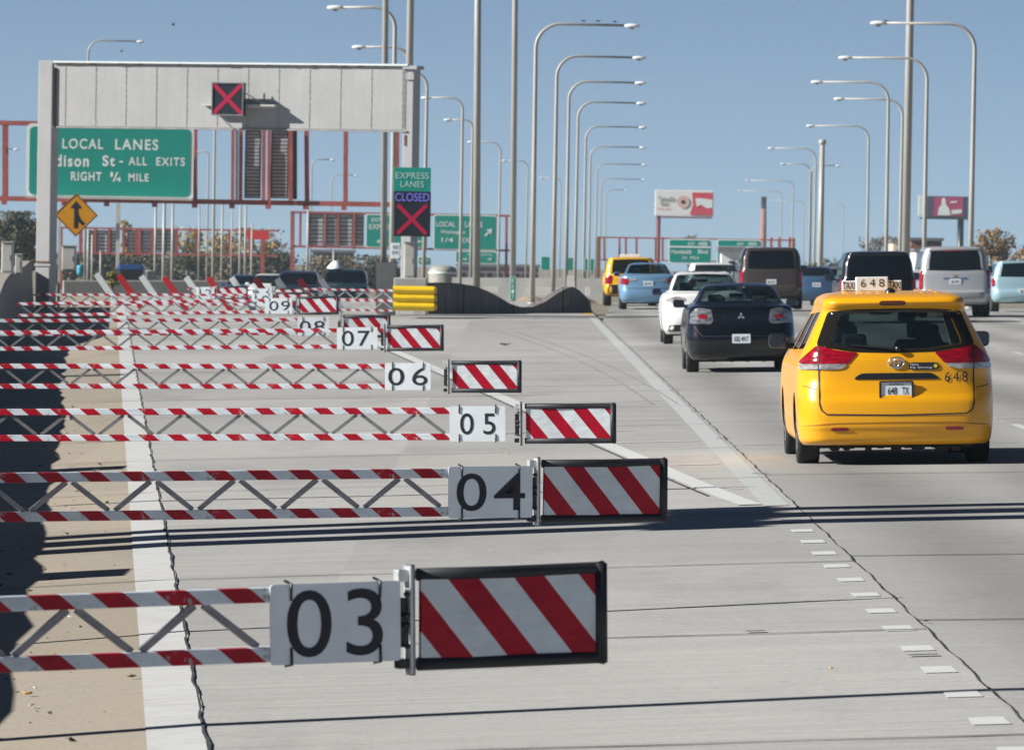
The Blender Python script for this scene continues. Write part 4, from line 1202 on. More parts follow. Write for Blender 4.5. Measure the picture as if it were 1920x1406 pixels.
leaf_thing(132, 1160, 8, LWt, 'white paper scrap on the tan shoulder below the nearest arm', 'litter', 'paper_scrap')
leaf_thing(1559, 1257, 9, LY, 'small yellow leaf on the ramp left of the dashes')
leaf_thing(948, 650, 22, LB, 'brown rubble scrap beside the red and white panel 07', 'litter', 'rubble_scrap')
leaf_thing(952, 853, 6, LY, 'tiny yellow leaf under the gate arm 05')
leaf_thing(137, 941, 8, LY, 'tiny yellow leaf on the shoulder under the gate arm 04')
leaf_thing(1736, 1168, 12, LB, 'brown twig scrap on the joint beside the dashes', 'litter', 'twig_scrap')
# birds on the lamp arms
def bird(px, py, D, w, label, fly=False):
    r = MB(); k = D / F * w
    r.lathe([(0, -.5 * k), (.14 * k, -.3 * k), (.2 * k, 0), (.13 * k, .3 * k), (.03 * k, .7 * k)], 'X', seg=10)
    r.lathe([(0, -.12 * k), (.1 * k, -.05 * k), (.1 * k, .05 * k), (0, .12 * k)], 'X', (-.48 * k, 0, .12 * k), seg=8)
    o = r.build('bird', MATS['soot'], None, un(px, py, D)); tag(o, label, 'bird')
    if fly:
        mb = MB()
        for s in (1, -1): mb.face([(-.2 * k, 0, .05 * k), (.2 * k, 0, .05 * k), (.25 * k, s * .5 * k, .5 * k), (-.05 * k, s * .6 * k, .62 * k)])
        mb.build('wing', MATS['soot'], o)
        o.rotation_euler = (0, 0, rad(60))
    else:
        mb = MB(); mb.bar((0, 0, -.1 * k), (0, 0, -.35 * k), .05 * k); mb.build('leg', MATS['soot'], o)
bird(1094, 39.5, 239, 8, 'dark bird perched on the nearest lamp arm, left one')
bird(1121, 40, 239, 8, 'dark bird perched on the nearest lamp arm, middle one')
bird(1153, 41, 239, 7, 'dark bird perched on the nearest lamp arm, right one')
bird(325, 47, 150, 8, 'dark bird flying in the open sky above the beam', True)
bird(228, 97, 150, 6, 'small dark bird flying just above the beam edge', True)
bird(1662, 40, 239, 8, 'dark bird perched near the lamp head on the right row')
# grit scattered over the shoulder
rnd = random.Random(3); bm = bmesh.new()
for i in range(900):
    y = 28 + 75 * rnd.random() ** 1.6; x = xl(y) - .4 - 2.2 * rnd.random() ** .7; s = rnd.choice((.006, .008, .01, .014, .02)) * (1 + y / 120)
    p = Vector((x, y, gz(x, y)))
    q = [bm.verts.new(p + Vector((s * rnd.uniform(-1.3, 1.3), s * rnd.uniform(-1.3, 1.3), s * rnd.uniform(0, 1.2)))) for _ in range(4)]
    for a, b, c in ((0, 1, 2), (0, 1, 3), (1, 2, 3), (0, 2, 3)): bm.faces.new((q[a], q[b], q[c]))
me = bpy.data.meshes.new('gravel'); bm.to_mesh(me); bm.free(); me.materials.append(leaf_mat('grit_stone', [(.10, .09, .08), (.35, .30, .22), (.05, .05, .05), (.45, .42, .38)]))
o = bpy.data.objects.new('gravel', me); C.objects.link(o); o['kind'] = 'stuff'

# ------------------------------------------------------------------ vehicles
def paint(name, col, metal=0., rough=.32):
    m = mat(name, col, rough, metal, var=.03, scale=1.5, coat=.45, spec=.4)
    return m
def dense(keys, sub=4):
    """Catmull-Rom through the ring keys (z, half width, rear y, front y, corner x, corner y)"""
    out = []; n = len(keys)
    for i in range(n - 1):
        p0, p1, p2, p3 = keys[max(i - 1, 0)], keys[i], keys[i + 1], keys[min(i + 2, n - 1)]
        for s in range(sub):
            t = s / sub
            row = []
            for a, b, c, d in zip(p0, p1, p2, p3):
                m1, m2 = (c - a) * .35, (d - b) * .35
                row.append((2 * t ** 3 - 3 * t ** 2 + 1) * b + (t ** 3 - 2 * t ** 2 + t) * m1 + (-2 * t ** 3 + 3 * t ** 2) * c + (t ** 3 - t ** 2) * m2)
            out.append(tuple(row))
    out.append(tuple(keys[-1]))
    return out
def outline(hw, yr, yf, rx, ry, bow, k=1.):
    rx = min(rx, hw * .85); ry = min(ry, (yf - yr) * .45); h = []
    for i in range(8): h.append(((hw - rx) * i / 8, yr))
    for i in range(9):
        a = math.pi / 2 * i / 8; h.append((hw - rx + rx * math.sin(a) ** .9, yr + ry * (1 - math.cos(a) ** .9)))
    for i in range(1, 26): h.append((hw, yr + ry + (yf - yr - 2 * ry) * i / 26))
    for i in range(9):
        a = math.pi / 2 * (1 - i / 8); h.append((hw - rx + rx * math.sin(a), yf - ry * (1 - math.cos(a))))
    for i in range(1, 9): h.append(((hw - rx) * (1 - i / 8), yf))
    out = []
    for x, y in h:
        u = (x / hw) ** 2; f = (y - yr) / (yf - yr)
        out.append((x, y + bow * u * (1 - f) ** 3 - bow * 1.4 * u * f ** 3))
    return out + [(-x, y) for x, y in reversed(out[1:-1])]
def loft(rings, bow):
    bm = bmesh.new(); R = []
    for z, hw, yr, yf, rx, ry in rings:
        R.append([bm.verts.new((x, y, z)) for x, y in outline(hw, yr, yf, rx, ry, bow)])
    n = len(R[0])
    for a, b in zip(R, R[1:]):
        for k in range(n): bm.faces.new((a[k], a[(k + 1) % n], b[(k + 1) % n], b[k]))
    bm.faces.new(list(reversed(R[0]))); bm.faces.new(R[-1])
    bmesh.ops.recalc_face_normals(bm, faces=bm.faces)
    return bm
AX = {'rear': (Vector((0, -4, 0)), Vector((0, 1, 0))), 'front': (Vector((0, 12, 0)), Vector((0, -1, 0))), 'left': (Vector((-4, 0, 0)), Vector((1, 0, 0))), 'right': (Vector((4, 0, 0)), Vector((-1, 0, 0)))}
class Proj:
    def __init__(self, bm): self.t = BVHTree.FromBMesh(bm)
    def at(self, u, z, side, off):
        o, d = AX[side]
        p = Vector((u, o.y, z)) if side in ('rear', 'front') else Vector((o.x, u, z))
        h, n, i, l = self.t.ray_cast(p, d)
        if h is None:
            h, n, i, l = self.t.find_nearest(p + d * 4)
        if n.dot(d) > 0: n = -n
        return h + n * off
def resample(poly, n):
    P_ = [Vector((a, b)) for a, b in poly]; L = [(P_[(i + 1) % len(P_)] - P_[i]).length for i in range(len(P_))]; T = sum(L); out = []
    # keep the corners: give every side its share of points
    for i, l in enumerate(L):
        k = max(1, round(n * l / T))
        for j in range(k): out.append(P_[i].lerp(P_[(i + 1) % len(P_)], j / k))
    return out
def smooth_poly(poly, r=.25):
    """round the corners by cutting them once or twice"""
    for _ in range(2):
        q = []
        for i in range(len(poly)):
            a, b = Vector(poly[i]), Vector(poly[(i + 1) % len(poly)])
            L = (b - a).length; k = min(.28, r * .07 / max(L, 1e-3) + .01)
            q += [tuple(a.lerp(b, k)), tuple(a.lerp(b, 1 - k))]
        poly = q
    return poly
def decal(pr, poly, side, off, m, name, parent, rings=6, n=60, inner=None, skirt=.02, rnd=True):
    """a patch of the outline poly laid on the body; inner leaves the middle open down to that fraction"""
    if rnd: poly = smooth_poly(poly)
    pts = resample(poly, n); c = sum(pts, Vector((0, 0))) / len(pts)
    ts = [inner + (1 - inner) * i / rings for i in range(rings + 1)] if inner else [i / rings for i in range(rings + 1)]
    bm = bmesh.new(); R = []
    for t in ts:
        if t == 0: R.append([bm.verts.new(pr.at(c.x, c.y, side, off))]); continue
        R.append([bm.verts.new(pr.at(*(c.lerp(p, t)), side, off)) for p in pts])
    if skirt: R.append([bm.verts.new(pr.at(p.x, p.y, side, off - skirt)) for p in pts])
    N = len(pts)
    for a, b in zip(R, R[1:]):
        for k in range(N):
            if len(a) == 1: bm.faces.new((a[0], b[k], b[(k + 1) % N]))
            else: bm.faces.new((a[k], b[k], b[(k + 1) % N], a[(k + 1) % N]))
    bmesh.ops.recalc_face_normals(bm, faces=bm.faces)
    for f in bm.faces: f.smooth = True
    me = bpy.data.meshes.new(name); bm.to_mesh(me); bm.free(); me.materials.append(m)
    me.set_sharp_from_angle(angle=rad(40))
    o = bpy.data.objects.new(name, me); C.objects.link(o); o.parent = parent
    return o
def seam(pr, path, side, w, off, m, name, parent, closed=False):
    pts = []
    P_ = [Vector(p) for p in path]
    for a, b in zip(P_, P_[1:]):
        k = max(1, int((b - a).length / .05)); pts += [a.lerp(b, j / k) for j in range(k)]
    pts.append(P_[-1]); bm = bmesh.new(); prev = None
    for i, p in enumerate(pts):
        d = (pts[min(i + 1, len(pts) - 1)] - pts[max(i - 1, 0)]).normalized(); nn = Vector((-d.y, d.x)) * w / 2
        cur = (bm.verts.new(pr.at(*(p - nn), side, off)), bm.verts.new(pr.at(*(p + nn), side, off)))
        if prev: bm.faces.new((prev[0], prev[1], cur[1], cur[0]))
        prev = cur
    bmesh.ops.recalc_face_normals(bm, faces=bm.faces)
    me = bpy.data.meshes.new(name); bm.to_mesh(me); bm.free(); me.materials.append(m)
    o = bpy.data.objects.new(name, me); C.objects.link(o); o.parent = parent
    return o
def wrap_text(pr, body, x0, x1, z0, z1, side, off, m, parent, bold=.01, name='lettering', spacing=1.):
    vs, fs = text_mesh(body, bold, spacing)
    ax = min(v.x for v in vs); bx = max(v.x for v in vs); ay = min(v.y for v in vs); by = max(v.y for v in vs)
    bm = bmesh.new(); V = []
    for v in vs:
        x = x0 + (v.x - ax) / (bx - ax) * (x1 - x0); z = z0 + (v.y - ay) / (by - ay) * (z1 - z0)
        V.append(bm.verts.new(pr.at(x, z, side, off)))
    for f in fs:
        try: bm.faces.new([V[i] for i in f])
        except ValueError: pass
    me = bpy.data.meshes.new(name); bm.to_mesh(me); bm.free(); me.materials.append(m)
    o = bpy.data.objects.new(name, me); C.objects.link(o); o.parent = parent
    return o
def cut(obj, cutters):
    """boolean difference, applied; the cutters are removed again"""
    objs = []
    for bm, m in cutters:
        bmesh.ops.recalc_face_normals(bm, faces=bm.faces)
        me = bpy.data.meshes.new('cutter'); bm.to_mesh(me); bm.free(); me.materials.append(m)
        c = bpy.data.objects.new('cutter', me); C.objects.link(c); c.parent = obj.parent; objs.append(c)
        md = obj.modifiers.new('cut', 'BOOLEAN'); md.operation = 'DIFFERENCE'; md.object = c; md.solver = 'EXACT'; md.use_self = False
        md.material_mode = 'TRANSFER'
    dg = bpy.context.evaluated_depsgraph_get()
    me = bpy.data.meshes.new_from_object(obj.evaluated_get(dg))
    obj.modifiers.clear(); old = obj.data; obj.data = me; bpy.data.meshes.remove(old)
    for c in objs: mm = c.data; bpy.data.objects.remove(c); bpy.data.meshes.remove(mm)
def resharp(p):
    q = []
    for i in range(len(p)):
        a, b = Vector(p[i]), Vector(p[(i + 1) % len(p)]); L = (b - a).length; k = min(.3, .012 / max(L, 1e-3)); q += [tuple(a.lerp(b, k)), tuple(a.lerp(b, 1 - k))]
    return q
def mirror_poly(p): return [(-a, b) for a, b in p]
_wheels = {}
def wheel(root, x, y, r, w, side):
    key = (r, w)
    if key not in _wheels:
        mb = MB(); mb.lathe([(r * .62, -w / 2), (r * .93, -w / 2), (r * .985, -w * .42), (r, -w * .3), (r, w * .3), (r * .985, w * .42), (r * .93, w / 2), (r * .62, w / 2), (r * .60, 0), (r * .62, -w / 2)], 'X', seg=36)
        for k in (-.18, 0, .18): mb.lathe([(r * 1.002, k * w * 1.3 - .006), (r * 1.002, k * w * 1.3 + .006)], 'X', m=None)
        t = mb.build('tyre', TYRE)
        mb = MB(); mb.lathe([(0, w * .34), (r * .2, w * .36), (r * .25, w * .30), (r * .52, w * .33), (r * .63, w * .46), (r * .64, w * .2), (r * .55, -w * .3), (0, -w * .3)], 'X', seg=36)
        for k in range(7):
            a = 2 * math.pi * k / 7; mb.bar((w * .36, r * .18 * math.cos(a), r * .18 * math.sin(a)), (w * .38, r * .58 * math.cos(a), r * .58 * math.sin(a)), .05, .03)
        rm = mb.build('rim', RIM)
        _wheels[key] = (t.data, rm.data)
        bpy.data.objects.remove(t); bpy.data.objects.remove(rm)
    e = bpy.data.objects.new('wheel', None); C.objects.link(e); e.parent = root; e.location = (x, y, r - .008); e.rotation_euler = (0, 0, 0 if side > 0 else math.pi)
    for nm, me in zip(('tyre', 'rim'), _wheels[key]):
        o = bpy.data.objects.new(nm, me); C.objects.link(o); o.parent = e
    return e
def vehicle(name, label, cat, keys, pm, px, D, S, rz=0., dx=0., zoff=0.):
    X = un(px, 560, D).x + dx; L = S['L']
    slope = interp(SLOPE_LANE, D) if X > XJ else 0
    z0 = gz(X, D) + zoff
    root = thing(name, label, cat, (X, D, z0), rot=(0, -slope, rz))
    rings = dense(keys); bow = S.get('bow', .10)
    bm = loft(rings, bow); pr = Proj(bm)
    me = bpy.data.meshes.new('body'); bm.to_mesh(me); me.materials.append(pm)
    body = bpy.data.objects.new('body', me); C.objects.link(body); body.parent = root
    cuts = []
    wr, ww, tr = S['wheel']; wys = S['axles']
    b2 = bmesh.new()
    for wy in wys:
        for s in (1, -1):
            r = bmesh.ops.create_cone(b2, cap_ends=True, segments=40, radius1=wr * 1.17, radius2=wr * 1.17, depth=.62, matrix=Matrix.Translation((s * (tr + .18), wy, wr * 1.0)) @ Matrix.Rotation(math.pi / 2, 4, 'Y'))
    cuts.append((b2, UNDER))
    if S.get('glazed'):
        z0c, y0c, y1c = S['cabin']; zr = keys[-1][0] - .06
        def at(z):
            for a, b in zip(rings, rings[1:]):
                if a[0] <= z <= b[0] and b[0] > a[0]:
                    t = (z - a[0]) / (b[0] - a[0]); return [u + (v - u) * t for u, v in zip(a, b)]
            return rings[-1]
        cr = []
        for i in range(10):
            z = z0c + (zr - z0c) * i / 9; q = at(min(z + .02, keys[-1][0]))
            cr.append((z, q[1] - .07, max(q[2] + .07, y0c), min(q[3] - .07, y1c), max(.05, q[4] - .05), max(.05, q[5] - .05)))
        cuts.append((loft(cr, bow), SEATM))
        b3 = bmesh.new(); b4 = bmesh.new()
        def prism3(pts, side, d0, d1):
            b3_ = b3 if side in ('rear', 'front') else b4
            if side in ('rear', 'front'): A = [(u, d0, z) for u, z in pts]; B = [(u, d1, z) for u, z in pts]
            else: A = [(d0, u, z) for u, z in pts]; B = [(d1, u, z) for u, z in pts]
            a = [b3_.verts.new(v) for v in A]; b = [b3_.verts.new(v) for v in B]; n = len(a)
            b3_.faces.new(a); b3_.faces.new(list(reversed(b)))
            for k in range(n): b3_.faces.new((a[k], b[k], b[(k + 1) % n], a[(k + 1) % n]))
        def shrink(poly, f):
            c = sum((Vector(p) for p in poly), Vector((0, 0))) / len(poly); return [tuple(c.lerp(Vector(p), f)) for p in poly]
        fi = S.get('frit', .9)
        prism3(shrink(smooth_poly(S['rear_glass']), fi), 'rear', -1, S['rear_depth'])
        prism3(smooth_poly(S['front_glass']), 'front', S['front_depth'], L + 1)
        for poly in S['side_glass']:
            prism3(smooth_poly(poly), 'left', -1.5, -.45); prism3(smooth_poly(poly), 'right', .45, 1.5)
        cuts += [(b3, BLKTRIM), (b4, BLKTRIM)]
    cut(body, cuts)
    for p in body.data.polygons: p.use_smooth = True
    body.data.set_sharp_from_angle(angle=rad(32))
    bm.free()
    gl = S.get('glass', GLASS)
    def pane(poly, side, nm):
        if S.get('glazed'):
            return decal(pr, [tuple(v) for v in poly], side, -.006, gl, nm, root, skirt=0)
        return decal(pr, poly, side, .004, GLASS_D, nm, root, skirt=.01)
    if S.get('glazed'):
        f = S.get('frit', .9)
        rg = decal(pr, S['rear_glass'], 'rear', .004, GLASS_D, 'rear_window', root, inner=f, rings=2, skirt=.012)
        c = sum((Vector(p) for p in resample(smooth_poly(S['rear_glass']), 60)), Vector((0, 0))); cc = c / len(resample(smooth_poly(S['rear_glass']), 60))
        decal(pr, [tuple(cc.lerp(Vector(p), f + .015)) for p in smooth_poly(S['rear_glass'])], 'rear', .0, gl, 'pane', rg, skirt=0, rnd=False)
    else: pane(S['rear_glass'], 'rear', 'rear_window')
    if S.get('front_glass'): pane(S['front_glass'], 'front', 'windscreen')
    for poly in S['side_glass']:
        for side in ('left', 'right'): pane(poly, side, 'side_window')
    for i, (poly, m, nm) in enumerate(S['lamps']):
        for pl_ in (poly, mirror_poly(poly)): decal(pr, resharp(pl_), 'rear', .010 + .004 * i, m, nm, root, skirt=.03, rnd=False)
    for poly, m, nm, side in S.get('patches', []):
        decal(pr, poly, side, .008, m, nm, root, skirt=.02)
    for path, side, w, m, nm in S.get('seams', []):
        seam(pr, path, side, w, .016 if nm == 'lamp_seam' else .005, m, nm, root)
    for s in (1, -1):
        for wy in wys: wheel(root, s * (tr), wy, wr, ww, s)
        my, mz, mw, mh = S['mirror']
        ht = pr.at(my, mz - .02, 'right' if s > 0 else 'left', 0)
        mb = MB(); mb.box((s * (abs(ht.x) + .06 + mw / 2), my + .05, mz), (mw, .13, mh), bevel=.045); mb.bar((s * (abs(ht.x) - .02), my + .06, mz - mh * .3), (s * (abs(ht.x) + .1), my + .06, mz - mh * .3), .06, .05)
        mo = mb.build('door_mirror', S.get('mirror_mat', pm), root)
        mb = MB(); mb.prism(rrect(s * (abs(ht.x) + .06 + mw / 2) - mw * .43, s * (abs(ht.x) + .06 + mw / 2) + mw * .43, mz - mh * .42, mz + mh * .42, .04), my - .018, my - .014)
        mb.build('mirror_glass', MIRR, mo)
    # underbody
    a, b_ = keys[0][2] + .35, keys[0][3] - .3
    mb = MB(); mb.box((0, (a + b_) / 2, keys[0][0] + .03), (keys[0][1] * 1.72, b_ - a, .14)); 
    for x in (-.45, -.15, .12, .4): mb.box((x, a - .05, keys[0][0] - .01), (.08, .1, .07), bevel=.015)
    mb.tube([(.35, a - .25, keys[0][0] + .02), (.35, a + .5, keys[0][0] + .02)], .035, seg=10)
    mb.build('underbody', UNDER, root)
    if S.get('plate'):
        x0, x1, z0_, z1_, txt = S['plate']
        c0 = pr.at((x0 + x1) / 2, (z0_ + z1_) / 2, 'rear', 0)
        mb = MB(); mb.prism(rrect(x0, x1, z0_, z1_, .012), c0.y - .014, c0.y + .02); pl = mb.build('license_plate', PLATEW, root)
        if txt:
            for body_, a0, a1, h0, h1 in txt: text_box(body_, x0 + (x1 - x0) * a0, x0 + (x1 - x0) * a1, z0_ + (z1_ - z0_) * h0, z0_ + (z1_ - z0_) * h1, c0.y - .0165, INK, pl, bold=.01)
    if S.get('seats'):
        for x, y, w, h in S['seats']:
            mb = MB(); mb.box((x, y, .70 + h / 2), (w, .16, h), bevel=.06); mb.box((x, y + .28, .68), (w, .5, .16), bevel=.05); mb.box((x, y - .01, .70 + h + .10), (min(.27, w * .5), .10, .18), bevel=.04); mb.bar((x, y, .70 + h - .02), (x, y, .70 + h + .06), .03)
            mb.build('seat', SEATM, root)
        my = S['cabin'][2] - .75
        MB().box((.0, my, keys[-1][0] - .22), (.24, .03, .07), bevel=.012).build('cabin_mirror', BLKTRIM, root)
    return root, pr
MIRR = glass_mat('mirror_face', (.006, .014, .035), .0, .12)

TAXI_P = paint('taxi_yellow', (.80, .365, .003))
k = [(.205, .91, .13, 4.90, .26, .30), (.25, .945, .05, 4.98, .28, .36), (.345, .962, .022, 5.03, .28, .38), (.39, .966, .004, 5.05, .28, .40), (.50, .972, 0, 5.08, .28, .40), (.64, .975, .012, 5.08, .28, .40), (.72, .975, .045, 5.06, .27, .38), (.86, .972, .075, 5.0, .32, .45), (.97, .962, .085, 4.85, .30, .42), (1.05, .948, .095, 4.45, .28, .40), (1.13, .918, .115, 4.05, .26, .36), (1.20, .880, .145, 3.85, .24, .34), (1.38, .795, .245, 3.40, .22, .32), (1.53, .722, .315, 3.02, .20, .30), (1.585, .71, .28, 2.88, .16, .26), (1.63, .705, .255, 2.75, .15, .26), (1.675, .685, .30, 2.55, .16, .28), (1.712, .62, .50, 2.35, .18, .35), (1.735, .45, .9, 2.0, .2, .4)]
k = [(a, b * 1.018, *c) for a, b, *c in k]
RG = [(-.665, 1.545), (-.4, 1.565), (0, 1.57), (.4, 1.565), (.665, 1.545), (.79, 1.225), (.775, 1.19), (.40, 1.135), (0, 1.125), (-.40, 1.135), (-.775, 1.19), (-.79, 1.225)]
TL = [(-.385, 1.128), (-.60, 1.155), (-.79, 1.20), (-.885, 1.12), (-.955, 1.05), (-.955, 1.025), (-.485, 1.02)]
TLC = [(-.49, 1.016), (-.955, 1.02), (-.957, .965), (-.62, .965), (-.54, .975)]
S = dict(glass=glass_mat('taxi_window', (.006, .011, .016), .48), L=5.08, wheel=(.335, .225, .86), axles=(1.02, 4.05), bow=.085, glazed=True, cabin=(.80, .35, 3.9), rear_depth=.75, front_depth=2.5, frit=.83,
    rear_glass=RG, front_glass=[(-.62, 1.53), (.62, 1.53), (.80, 1.12), (-.80, 1.12)],
    side_glass=[[(.55, 1.17), (1.55, 1.15), (1.52, 1.52), (.72, 1.54)], [(1.65, 1.15), (2.72, 1.13), (2.45, 1.50), (1.62, 1.52)], [(2.82, 1.13), (3.62, 1.12), (2.95, 1.47), (2.56, 1.49)]],
    lamps=[(TL, REDLENS, 'tail_light'), (TLC, CLEARLENS, 'reverse_light')],
    patches=[([(-.44, .862), (.44, .862), (.36, .925), (-.36, .925)], BLKTRIM, 'tailgate_handle', 'rear'), ([(-.16, 1.605), (.11, 1.605), (.105, 1.645), (-.155, 1.645)], mat('brake_lens', (.10, .03, .01), .2), 'brake_light', 'rear'),
        ([(-.67, .352), (-.49, .352), (-.48, .385), (-.66, .385)], REDLENS, 'reflector', 'rear'), ([(.67, .352), (.49, .352), (.48, .385), (.66, .385)], REDLENS, 'reflector', 'rear'),
        ([(.125, .955), (.425, .955), (.425, 1.028), (.125, 1.028)], INK, 'sticker', 'rear')],
    seams=[([(-.775, 1.0), (-.775, .62), (-.755, .555), (-.70, .515), (0, .505), (.70, .515), (.755, .555), (.775, .62), (.775, 1.0)], 'rear', .014, INK, 'tailgate_seam'), ([(-.775, 1.20), (-.775, .96)], 'rear', .010, INK, 'lamp_seam'), ([(.775, 1.20), (.775, .96)], 'rear', .010, INK, 'lamp_seam'), ([(-.80, .77), (-.93, .80)], 'rear', .008, INK, 'bumper_seam'), ([(.80, .77), (.93, .80)], 'rear', .008, INK, 'bumper_seam'),
        ([(1.62, .40), (1.60, 1.12)], 'left', .012, INK, 'door_seam'), ([(2.76, .36), (2.76, 1.12)], 'left', .012, INK, 'door_seam'), ([(1.62, .40), (1.60, 1.12)], 'right', .012, INK, 'door_seam')],
    mirror=(3.35, 1.21, .20, .16), mirror_mat=BLKTRIM, plate=(-.16, .15, .675, .835, (('648', .22, .52, .22, .68), ('TX', .68, .90, .22, .68), ('ILLINOIS', .28, .72, .80, .92))),
    seats=[(-.38, .95, .5, .42), (.38, .95, .5, .42), (-.42, 2.0, .5, .5), (.42, 2.0, .5, .5), (-.40, 3.0, .52, .52), (.40, 3.0, .52, .52)])
taxi, pr = vehicle('taxi', 'yellow taxi minivan numbered 648 nearest in the traffic', 'taxi', k, TAXI_P, 1689, 69.5, S)
hub = next(o for o in taxi.children if o.name.startswith('body'))
wrap_text(pr, '648', .485, .715, .83, .93, 'rear', .006, INK, taxi, bold=.0, spacing=1.35)
st_ = next(o for o in taxi.children if o.name.startswith('sticker'))
wrap_text(pr, 'How Is', .14, .22, .996, 1.018, 'rear', .011, PLATEW, st_, bold=0); wrap_text(pr, 'My Driving', .14, .355, .964, .986, 'rear', .011, PLATEW, st_, bold=0)
decal(pr, [(.37, .992), (.393, .968), (.416, .992), (.393, 1.016)], 'rear', .0115, YELLOW, 'yellow_diamond', st_, skirt=0, rnd=False)
# oval badge of three chrome rings
mb = MB(); c0 = pr.at(0, 1.028, 'rear', 0)
def oval(mb, cx, cz, a, b, r, y):
    mb.tube([(cx + a * math.cos(t), y, cz + b * math.sin(t)) for t in [2 * math.pi * i / 32 for i in range(33)]], r, seg=8, cap=False)
oval(mb, 0, 1.028, .078, .052, .009, c0.y - .014); oval(mb, 0, 1.052, .052, .022, .006, c0.y - .016); oval(mb, 0, 1.03, .026, .045, .006, c0.y - .016)
mb.build('badge', CHROME, taxi)
# plate frame
mb = MB(); py = pr.at(0, .75, 'rear', 0).y - .016
for a, b in (((-.168, .84), (.158, .84)), ((.158, .84), (.158, .67)), ((.158, .67), (-.168, .67)), ((-.168, .67), (-.168, .84))): mb.bar((a[0], py, a[1]), (b[0], py, b[1]), .02, .014)
mb.build('plate_frame', BLKTRIM, taxi)
# bumper crease as a painted strip of shade, wiper and tow flap
seam(pr, [(-.93, .40), (-.60, .425), (0, .43), (.60, .425), (.93, .40)], 'rear', .012, .003, mat('crease_shade', (.34, .15, .002), .5), 'bumper_crease_shade', taxi)
mb = MB(); w0 = pr.at(.02, 1.155, 'rear', .03); w1 = pr.at(-.46, 1.20, 'rear', .02); mb.bar(w0, w1, .016, .016); mb.lathe([(0, -.02), (.03, -.02), (.03, .02), (0, .02)], 'Y', w0, seg=12); mb.build('wiper', BLKTRIM, taxi)
mb = MB()
for x in (-.62, -.5, -.28, .0, .22, .46, .6): mb.box((x, .30, .175 + .01 * math.sin(x * 9)), (.10 + .04 * math.sin(x * 5), .2, .07), bevel=.02)
mb.tube([(.52, .22, .19), (.52, .6, .2)], .035, seg=12); mb.box((0, .34, .2), (1.5, .2, .05))
mb.build('exhaust_and_valance', UNDER, taxi)
# roof sign and aerial, roof ribs
mb = MB()
for x in (-.45, -.3, .3, .45): mb.bar((x, .62, 1.722), (x, 1.9, 1.742), .03, .012)
mb.build('roof_rib', TAXI_P, taxi)
MB().lathe([(.055, 0), (.05, .03), (.02, .05), (0, .052)], 'Z', (-.02, .75, 1.722), seg=16).build('aerial_foot', BLKTRIM, taxi)
rsn = bpy.data.objects.new('roof_sign', None); C.objects.link(rsn); rsn.parent = taxi; rsn.location = (-.165, 1.55, 1.735)
mb = MB(); mb.box((0, 0, .075), (.33, .10, .145), bevel=.008); mb.build('number_box', PLATEW, rsn)
for s in (1, -1): MB().box((s * .235, .01, .06), (.14, .07, .10), bevel=.006).build('wing', PLATEW, rsn)
text_box('648', -.115, .125, .045, .125, -.053, INK, rsn, bold=-.005, spacing=1.5)
text_box('TAXI', -.30, -.172, .022, .098, -.028, INK, rsn, bold=.015); text_box('TAXI', .172, .30, .022, .098, -.028, INK, rsn, bold=.015)

def sedan_keys(L=4.83, hw=.92, H=1.49, deck=1.10, round_=1., by=.72):
    f = lambda z: z * H / 1.49
    d = deck
    return [(.22, hw * .90, .20, L - .2, .24, .30), (.32, hw * .965, .06, L - .08, .26, .34), (.46, hw * .99, .005, L - .01, .26 * round_, .36), (.58, hw, 0, L, .26 * round_, .36), (.70, hw, .03, L - .02, .25 * round_, .34), (.84, hw * .985, .055, L - .12, .23 * round_, .32), (d - .12, hw * .965, .065, L - .5, .22, .30), (d - .03, hw * .935, .085, L - 1.0, .20, .28), (d, hw * .89, .16, L - 1.25, .20, .26), (d + .03, hw * .83, .58, L - 1.42, .26, .32), (f(1.25), hw * .755, .58 + .30 * by / .72, L - 1.72, .22, .30), (f(1.37), hw * .69, .58 + .58 * by / .72, L - 2.05, .2, .3), (f(1.44), hw * .62, .58 + .82 * by / .72, L - 2.28, .2, .35), (f(1.475), hw * .50, .58 + 1.1 * by / .72, L - 2.5, .2, .4), (f(1.49), hw * .32, 1.85, L - 2.75, .2, .35)]
def sedan_spec(L, hw, H, deck, lamps, plate, txt=None, glazed=True, mirror_mat=None, extra=None, seats=True):
    z1 = H * 1.425 / 1.49; z0 = deck + .055
    s = dict(L=L, wheel=(.325, .21, hw - .12), axles=(1.0, L - .98), bow=.12, glazed=glazed, cabin=(.72, .8, L - 1.5), rear_depth=1.75, front_depth=L - 2.85, frit=.93,
        rear_glass=[(-hw * .62, z1), (0, z1 + .02), (hw * .62, z1), (hw * .78, z0), (0, z0 - .012), (-hw * .78, z0)], front_glass=[(-hw * .60, z1), (hw * .60, z1), (hw * .80, z0), (-hw * .80, z0)],
        side_glass=[[(1.05, deck + .06), (2.25, deck + .05), (2.25, H * .945), (1.62, H * .935)], [(2.33, deck + .05), (3.25, deck + .03), (2.75, H * .925), (2.33, H * .945)]],
        lamps=lamps, mirror=(3.05, deck + .02, .20, .14), plate=(-.155, .155, plate, plate + .155, txt),
        seats=[(-.36, 1.35, .55, .40), (.36, 1.35, .55, .40), (-.37, 2.35, .50, .42), (.37, 2.35, .50, .42)] if seats else None)
    if mirror_mat: s['mirror_mat'] = mirror_mat
    if extra: s.update(extra)
    return s
BLACKP = paint('black_paint', (.0035, .0042, .007), 0., .22)
